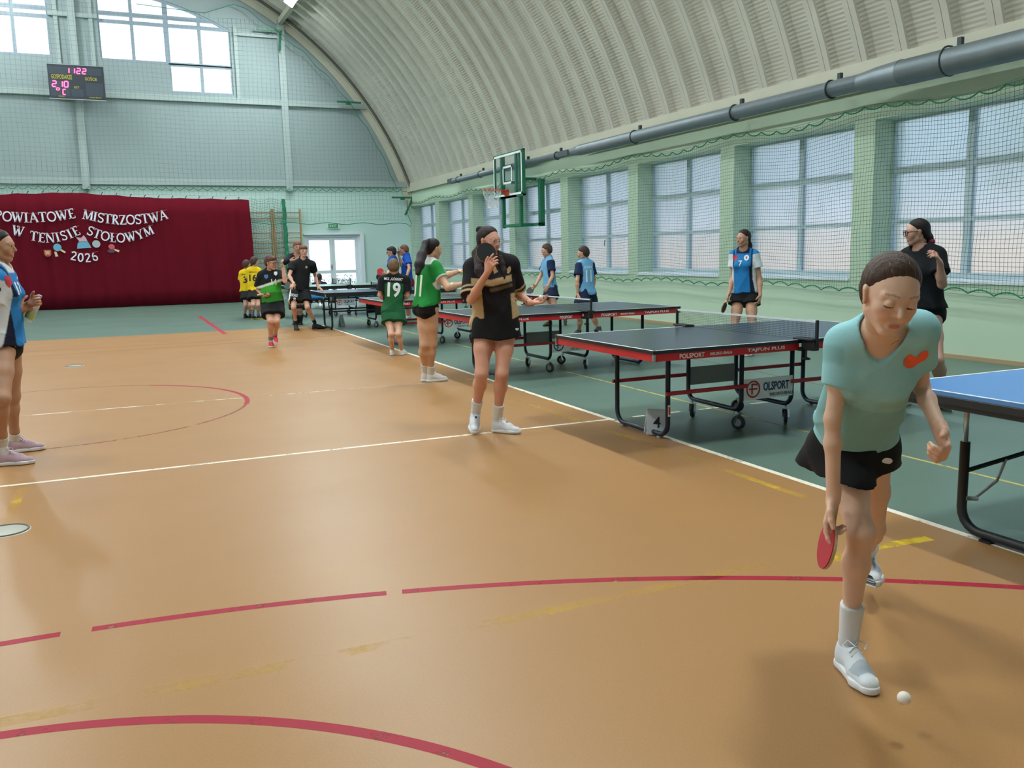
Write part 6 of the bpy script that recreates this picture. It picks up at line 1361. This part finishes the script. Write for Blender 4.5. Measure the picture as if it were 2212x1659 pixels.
# two in blue near the corner
Z = lambda u, v: (u, v)
B7 = person('bl7', (4.86, 19.35, 0), dict(pel=(850, 612, .0), neck=(849, 558, .0), head=(845.5, 545, .0), shL=(845, 564, -.08), shR=(852, 563, .12), elL=(842, 584, 'n'), wrL=(836, 592, 'n'), fiL=(830, 591, 'n'), elR=(858, 584, 'f'), wrR=(850, 600, 'f'), fiR=(846, 604, 'f'),
    hipL=(848, 617, -.06), hipR=(852, 617, .06), knL=(849, 655, 'n'), knR=(852, 655, 'f'), anL=(850, 692, 'f'), anR=(853, 690, 'n'), toL=(842, 698, 'n'), toR=(845, 696, 'n')), 1.62, (-88, 4, 0),
    skin='C89A84', female=False, vox=.014, hvox=.007, handvox=.009, hairc='2C2424', hair='fringe', eyes=False, headk=1.05, glasses=dict(c='2A2426', r=.022, w=1.5), label='person in blue shirt with glasses facing left, holding out a red paddle behind number 19',
    shirt=dict(c='1E4C9A', loose=.024, sleeve=.6, sw=.035, hem=-.05, hemr=.18, amp=.008), shorts=dict(c='20284A', loose=.026, len=.55, flare=.05), socks=dict(c='E0E0E0', h=.05), shoes=dict(c='D8D8DA'))
paddle(CP+ray(822, 587)*float((B7['P']['fiL']-CP)@CF), CR*.95-CU*.25, TOCAM+R2*.1, 'C42C34', 'round red paddle held out by the person in blue with glasses')
def b2p(C, s, t, g, ta, V): nav(C, (np.abs(t-.78+1.2*(np.abs(s)-.1)) < .025) & (np.abs(s) > .06), 'C8D4DC')
B2 = person('bl2', (5.14, 19.5, 0), dict(pel=(879, 607, .0), neck=(878, 552, .0), head=(872.5, 541, .0), shL=(879, 560, -.12), shR=(879, 558, .14), elL=(884, 580, 'n'), wrL=(877, 601, 'n'), fiL=(875, 608, 'n'), elR=(868, 574, 'n'), wrR=(862, 552, 'n'), fiR=(861, 544, 'n'),
    hipL=(878, 612, -.06), hipR=(881, 612, .06), knL=(878, 650, 'n'), knR=(882, 650, 'f'), anL=(880, 688, 'f'), anR=(884, 687, 'n'), toL=(871, 694, 'n'), toR=(875, 693, 'n')), 1.70, (-95, 6, 0),
    skin='C89680', female=False, vox=.014, hvox=.007, handvox=.009, hairc='6A4A38', hair='buzz', eyes=False, headk=1.03, label='person in blue shirt with white shoulder stripe, hand raised to the face, facing left',
    shirt=dict(c='1A50B0', loose=.024, sleeve=.6, sw=.035, hem=.02, hemr=.17, amp=.008, paint=b2p), shorts=dict(c='7A2A30', loose=.026, len=.55, flare=.05), socks=dict(c='E0E0E0', h=.05), shoes=dict(c='D8D8DA'))
decal(B2, 'shorts', 'panel', '', (885.5, 612), .05, '22305E', poly=[(-.6, -1.4), (.6, -1.4), (.6, 1.4), (-.6, 1.4)])
paddle(CP+ray(861, 538)*float((B2['P']['wrR']-CP)@CF), -CU+CR*.05, CR*.97+CF*.2, '2A2426', 'paddle held upright, edge-on, at the face of the person with the shoulder stripe')
# two light blue shirts
def lb(C, s, t, g, ta, V):
    for a in 'LR': nav(C, (ta[a][0] > -.15+1.2*np.maximum(0, .0)) & (ta[a][1] < .105) & ((s > .115) if a == 'L' else (s < -.115)), '1B2748')
LB1 = person('lb1', (1188, 704), dict(pel=(1188, 631, .0), neck=(1185, 558, .0), head=(1180.5, 541, -.03), shL=(1190, 568, -.12), shR=(1179, 568, .10), elL=(1193.5, 596, 'n'), wrL=(1183.5, 618, 'n'), fiL=(1179, 626, 'n'), elR=(1167, 597, 'n'), wrR=(1156.5, 617, 'n'), fiR=(1150, 622, 'n'),
    hipL=(1189, 637, -.05), hipR=(1187, 637, .08), knL=(1199, 667, 'n'), anL=(1219, 688, 'f'), toL=(1221.5, 703, 'n'), knR=(1184, 668, 'n'), anR=(1188, 698, 'f'), toR=(1175, 704, 'n')), 1.62, (-84, 3, 0),
    skin='CC9880', female=False, vox=.012, hvox=.0055, handvox=.007, hairc='4C3832', hair='short', eyes=True, headk=1.05, label='person in light blue shirt with navy sleeves, left of two, holding a dark paddle',
    hands=dict(R=dict(n=-UZ*.3+TOCAM, curl=.8)), shirt=dict(c='6FA4CC', loose=.024, sleeve=.62, sw=.035, hem=-.07, hemr=.18, amp=.009, vox=.0075, paint=lb), shorts=dict(c='1B2440', loose=.026, len=.50, flare=.05), footup='L', socks=dict(c='1E1E22', h=.04), shoes=dict(c='3A4030', sole='C8CCC0', laces='C8D838'))
paddle(CP+ray(1145, 628)*float((LB1['P']['wrR']-CP)@CF), CR*.75+CU*.65, TOCAM*.6+UZ*.7, '22191E', 'dark paddle in the hand of the left light blue shirt by the windows')
LB2 = person('lb2', (1256, 721), dict(pel=(1266, 652, .0), neck=(1263, 565, .0), head=(1259.5, 547.5, -.02), shL=(1252, 575, -.06), shR=(1275, 572, .08), elL=(1247, 606, 'n'), wrL=(1247.5, 636, 'n'), fiL=(1251, 645, 'n'), elR=(1283, 603, 'f'), wrR=(1280, 632, 'n'), fiR=(1278, 642, 'n'),
    hipL=(1259, 655, -.03), hipR=(1273, 655, .06), knL=(1252, 686, 'n'), anL=(1250.5, 716, 'f'), toL=(1241, 722, 'n'), knR=(1280, 684, 'f'), anR=(1294, 713, .35), toR=(1285, 719, 'n')), 1.66, (-100, 3, 0),
    skin='C8967C', female=False, vox=.012, hvox=.0055, handvox=.007, hairc='3C2C28', hair='buzz', headk=1.04, eyes=True, label='person in light blue shirt number 11 with navy sleeves, back half turned, by the windows',
    shirt=dict(c='6FA8D2', loose=.026, sleeve=.66, sw=.035, hem=-.05, hemr=.185, amp=.009, vox=.0075, paint=lb), shorts=dict(c='1B2440', loose=.026, len=.52, flare=.05), socks=dict(c='1E1E22', h=.05), shoes=dict(c='3A4048', sole='C8CCC0'))
decal(LB2, 'shirt', 'number', '11', (1272, 596), .21, 'DCE8EE', d=nrm(LB2['fr']*.7+ray(1272, 596)*.5), fit=(.12, .21)); decal(LB2, 'shirt', 'name', 'SP DWA', (1271, 577), .05, 'C8DCE8', d=nrm(LB2['fr']*.7+ray(1272, 596)*.5), fit=(.16, .05))
# blue vest 7
def g7p(C, s, t, g, ta, V):
    nav(C, (s > .085+.03*np.abs(t-.4)) & (t < .62) & (g > -.2), '141F3C'); nav(C, (s < -.12) & (t < .62), '141F3C')
    for a in 'LR':
        q = (s > .125) if a == 'L' else (s < -.125); nav(C, (ta[a][0] > -.05) & (ta[a][1] < .11) & q, 'D2D8E0')
        d = np.abs(np.abs(s)-.122); nav(C, (d < .010) & (t > .60), '16244A')
    nav(C, (t > .93) & (np.abs(s) < .09), '16244A')
G7 = person('g7', (1605, 766), dict(pel=(1609, 645, .0), neck=(1607, 541, .0), head=(1606, 515, -.04), shR=(1586, 552, .04), shL=(1630, 552, -.02), elR=(1583, 600, 'f'), wrR=(1575, 634, 'n'), fiR=(1570, 649, 'n'), elL=(1641, 603, 'f'), wrL=(1642, 638, 'n'), fiL=(1640, 653, 'n'),
    hipR=(1597, 653, .02), hipL=(1622, 653, .0), knR=(1586, 707, 'n'), anR=(1580, 755, 'f'), toR=(1564, 768, 'n'), knL=(1625, 707, 'n'), anL=(1622, 756, 'f'), toL=(1612, 770, 'n')), 1.72, (-48, 2, 0),
    skin='B88C74', vox=.011, hvox=.005, handvox=.0055, hairc='241A18', hair='braid', label='person in bright blue vest number 7 over white t-shirt, dark red paddle in hand',
    tail=[(CP+ray(1617, 518)*11.95, .03), (CP+ray(1620, 532)*11.95, .03), (CP+ray(1619, 545)*11.9, .02)],
    hands=dict(R=dict(curl=.8), L=dict(curl=.55)), shirt=dict(c='2478B8', loose=.016, sleeve=.52, sw=.030, hem=-.02, hemr=.172, amp=.007, vox=.006, paint=g7p, neckr=.07), shorts=dict(c='151517', loose=.018, len=.30, flare=.04), socks=dict(c='202024', h=.05), shoes=dict(c='26262A', sole='C0C0C0'))
decal(G7, 'shirt', 'number', '7', (1599, 569), .085, 'E4ECF0', d=-G7['fr'], fit=(.05, .08)); decal(G7, 'shirt', 'badge', '', (1589, 557), .035, 'C02C3A', d=-G7['fr'], poly=[(-.8, 1), (.8, 1), (.8, -.3), (0, -1.1), (-.8, -.3)]); decal(G7, 'shirt', 'badge', '', (1612.5, 556.5), .034, 'E0E4E6', d=-G7['fr'], poly=circ(0, 0, 1, 1.15, 14)); decal(G7, 'shirt', 'badge_print', '', (1612.5, 556.5), .016, '5A6070', d=-G7['fr'], poly=[(-1, .6), (.2, 1.1), (1, .3), (.2, .1), (.9, -.5), (.1, -1.1), (-.9, -.6), (-.1, -.2)], lift=.005)
decal(G7, 'shorts', 'emblem', '', (1628.5, 660), .03, 'D8D8D8', poly=[(-1, -.6), (.9, -.6), (.1, .8)])
paddle(CP+ray(1564, 664)*float((G7['P']['wrR']-CP)@CF-.02), CU*.9+CR*.35, -CR*.8+CF*.45, '5A1A22', 'dark red paddle held down, nearly edge-on, beside the blue vest number 7')
# person in black t-shirt with glasses at the right
GB = person('gb', (2035, 878), dict(pel=(1995, 690, .0), neck=(1990, 538, .0), head=(1981, 502, -.03), shR=(1962, 556, .10), shL=(2022, 553, -.06), elL=(2035, 614, 'n'), wrL=(2030, 566, 'n'), fiL=(2021, 548, 'n'), elR=(1958, 625, 'n'), wrR=(1990, 690, 'n'), fiR=(2005, 705, 'n'),
    hipR=(1982, 700, .06), hipL=(2010, 700, -.03), knL=(2024, 778, 'n'), anL=(2033, 852, 'f'), toL=(2050, 876, 'n'), knR=(1985, 775, 'n'), anR=(1958, 838, 'f'), toR=(1935, 860, 'n')), 1.72, (-72, 4, 0),
    skin='BE9280', vox=.011, hvox=.0042, handvox=.005, hairc='1E1718', hair='ponytail', fat=1.08, label='person in black t-shirt with dark glasses and pink scrunchie, hand at the shoulder',
    glasses=dict(c='2A1E1E', r=.026, w=1.5), tail=[(CP+ray(2001, 495)*7.9, .035), (CP+ray(2006, 515)*7.85, .035), (CP+ray(2010, 540)*7.9, .03)], bun=(CP+ray(2011, 522)*7.84, .034, mat('scrunchie_pink', '8C2848', .9)),
    hands=dict(L=dict(n=-R2-TOCAM*.3, curl=[.5, .6, .7, .7]), R=dict(curl=.8)), shirt=dict(c='14161C', loose=.026, sleeve=.62, sw=.035, hem=.02, hemr=.18, amp=.009, neckr=.078, collar='101116'), shorts=dict(c='17181C', loose=.01, len=.10, flare=.005), socks=dict(c='DADADC', h=.03), shoes=dict(c='D4D6DA'))
paddle(CP+ray(2016, 724)*float((GB['P']['wrR']-CP)@CF-.05), -CR*.7+CU*.5, TOCAM*.3+CR*.3+UZ*.7, '1C1D20', 'black paddle held low by the person in black t-shirt with glasses')
# person at the left edge, number 13
def p13p(C, s, t, g, ta, V):
    nav(C, (np.abs(s) > .075-.05*(t-.3)) & (np.abs(g) < .075+.05*(.4-t)) & (t < .66), '141A2E')
    for a in 'LR':
        q = (s > .12) if a == 'L' else (s < -.12); nav(C, (ta[a][0] > .0) & (ta[a][1] < .115) & q, 'CDD2DA')
        nav(C, (np.abs(np.abs(s)-.118) < .012) & (t > .60), '141A2E')
    nav(C, (t > .93) & (np.abs(s) < .09), 'D2D4D4')
P13 = person('p13', (38, 995), dict(pel=(12, 735, .0), neck=(0, 578, .0), head=(0, 532, -.02), shR=(-8, 605, -.12), shL=(12, 600, .16), elR=(-22, 690, 'n'), wrR=(42, 667, 'f'), fiR=(72, 657, 'f'), elL=(30, 680, 'f'), wrL=(66, 655, 'n'), fiL=(88, 648, 'n'),
    hipR=(5, 748, -.07), hipL=(20, 745, .08), knR=(6, 860, 'n'), anR=(4, 958, 'f'), toR=(53, 1002, 'n'), knL=(28, 855, 'f'), anL=(32, 949, 'f'), toL=(101, 968, 'n')), 1.70, (72, 3, 0),
    skin='B2886F', vox=.009, hvox=.004, handvox=.0045, hairc='221A1A', hair='ponytail', label='person in blue vest number 13 at the left edge holding a water bottle',
    hands=dict(R=dict(n=R2*.3-TOCAM, t=UZ, curl=.75), L=dict(n=TOCAM, t=UZ, curl=.7)), tail=[(CP+ray(-20, 530)*6.40, .03), (CP+ray(-16, 580)*6.33, .035), (CP+ray(-4, 625)*6.24, .02)],
    shirt=dict(c='2878B8', loose=.018, sleeve=.58, sw=.032, hem=-.03, hemr=.185, amp=.007, vox=.0055, paint=p13p), shorts=dict(c='15161A', loose=.008, len=.06, flare=.003), socks=dict(c='D0CECA', h=.06), shoes=dict(c='B49AA6', sole='D8D4D6', laces='C0A8B4', paint=lambda C, q: nav(C, (q[:, 0] < .03), '9A8490')))
decal(P13, 'shirt', 'number', '13', (41, 623), .10, 'E0E6EC', d=nrm(-P13['fr']*.6+ray(41, 623)*.6), fit=(.075, .095)); decal(P13, 'shirt', 'badge', '', (19, 608), .042, 'B82C3A', d=nrm(-P13['fr']*.6+ray(41, 623)*.6), poly=[(-.8, 1), (.8, 1), (.8, -.3), (0, -1.1), (-.8, -.3)])
mb = MB(); w_ = P13['P']['wrR']-P13['org']; mb.tube([w_+(UZ*math.cos(a)+TOCAM*math.sin(a))*.030-R2*.015 for a in np.linspace(0, 6.283, 17)[:-1]], .003, 5, closed=True); mb.build('bracelet', mat('gold'), P13['root'])
def bottle():
    c = CP+ray(72, 668)*float((P13['P']['fiR']-CP)@CF+.03); e = empty('water_bottle', c, label='clear plastic water bottle with blue cap held by the person at the left edge', cat='bottle'); ax = nrm(CU*.85+CR*.42)
    PL = bpy.data.materials.new('bottle_plastic'); PL.use_nodes = True; b = PL.node_tree.nodes['Principled BSDF']; b.inputs['Base Color'].default_value = (.85, .92, .95, 1); b.inputs['Roughness'].default_value = .08; b.inputs['Alpha'].default_value = .35
    mb = MB(); mb.lathe([(0, -.105), (.028, -.105), (.032, -.098), (.031, -.06), (.033, -.05), (.031, -.02), (.033, .02), (.031, .045), (.020, .078), (.013, .088), (.013, .1)], (0, 0, 0), ax, 18); mb.build('body', PL, e)
    mb = MB(); mb.lathe([(.0335, -.075), (.0338, -.02)], (0, 0, 0), ax, 18); mb.build('label_band', mat('label_green', 'A8B878', .5), e)
    mb = MB(); mb.lathe([(.0, .118), (.015, .118), (.016, .098), (.0, .098)], (0, 0, 0), ax, 16); mb.build('cap', mat('cap_blue', '6FA0C8', .4), e)
bottle()
# two seated far back
def seated(key, u, v, Y, yaw, shirtc, hairc, lab, hair):
    c = ony(u, v, Y); bx = np.array([c[0], c[1], 0.0]); ln = lambda dx, dy, z: tuple(0 for _ in ())
    def px(p):
        d = np.asarray(p)-CP; z = d@CF; nd = nrm([bx[0], bx[1], 0]); return (IW/2+FPX*(d@CR)/z, IH/2-FPX*(d@CU)/z, float((np.asarray(p)-bx)@nd))
    zf = c[2]; q = lambda x, y, z: px(bx+np.array([x, y, z]))
    return person(key, bx, dict(pel=q(0, 0, max(zf-.62, .1)), neck=q(0, -.03, zf-.17), head=q(0, -.06, zf), shR=q(-.16, -.02, zf-.21), shL=q(.16, -.02, zf-.21), elR=q(-.2, -.1, zf-.46), elL=q(.2, -.1, zf-.46), wrR=q(-.12, -.3, zf-.5), wrL=q(.12, -.3, zf-.5), fiR=q(-.08, -.4, zf-.5), fiL=q(.08, -.4, zf-.5),
        hipR=q(-.08, -.02, max(zf-.62, .1)), hipL=q(.08, -.02, max(zf-.62, .1)), knR=q(-.14, -.40, max(zf-.45, .2)), knL=q(.14, -.40, max(zf-.45, .2)), anR=q(-.12, -.55, .1), anL=q(.12, -.55, .1), toR=q(-.12, -.74, .04), toL=q(.12, -.74, .04)), 1.6, (yaw, 5, 0), skin='A87A68', female=False, vox=.016, hvox=.010, handvox=.012, hairc=hairc, hair=hair, eyes=False, label=lab,
        shirt=dict(c=shirtc, loose=.025, sleeve=.6, sw=.03, hem=-.02, hemr=.18, amp=.006), shorts=dict(c='24242C', loose=.02, len=.9, flare=.02), socks=dict(c='D8D8D8', h=.06), shoes=dict(c='D8D8D8'))
seated('s1', 689, 600, 26.8, 150, '2A1E3A', '3A2426', 'dark-haired person seated in front of the glazed door beyond the tables', 'short')
seated('s2', 819, 600, 26.8, 60, '22242A', '241E20', 'person in dark clothes seated far back behind the net of the dark blue table', 'short')
# low bench with blue mat
e = empty('gym_bench', (6.0, 25.2, 0), label='low bench with a bright blue mat behind the far tables', cat='bench')
mb = MB(); mb.box(-1.6, 1.6, -.3, .3, .30, .42, .03); mb.build('mat', mat('mat_blue', '2F86C8', .6), e)
mb = MB(); mb.box(-1.6, 1.6, -.26, .26, .25, .30); mb.build('seat_board', mat('bench_dark', '2A2030', .6), e)
for x in (-1.3, 1.3): mb = MB(); mb.box(x-.05, x+.05, -.22, .22, 0, .25); mb.build('leg', mat('bench_dark'), e)
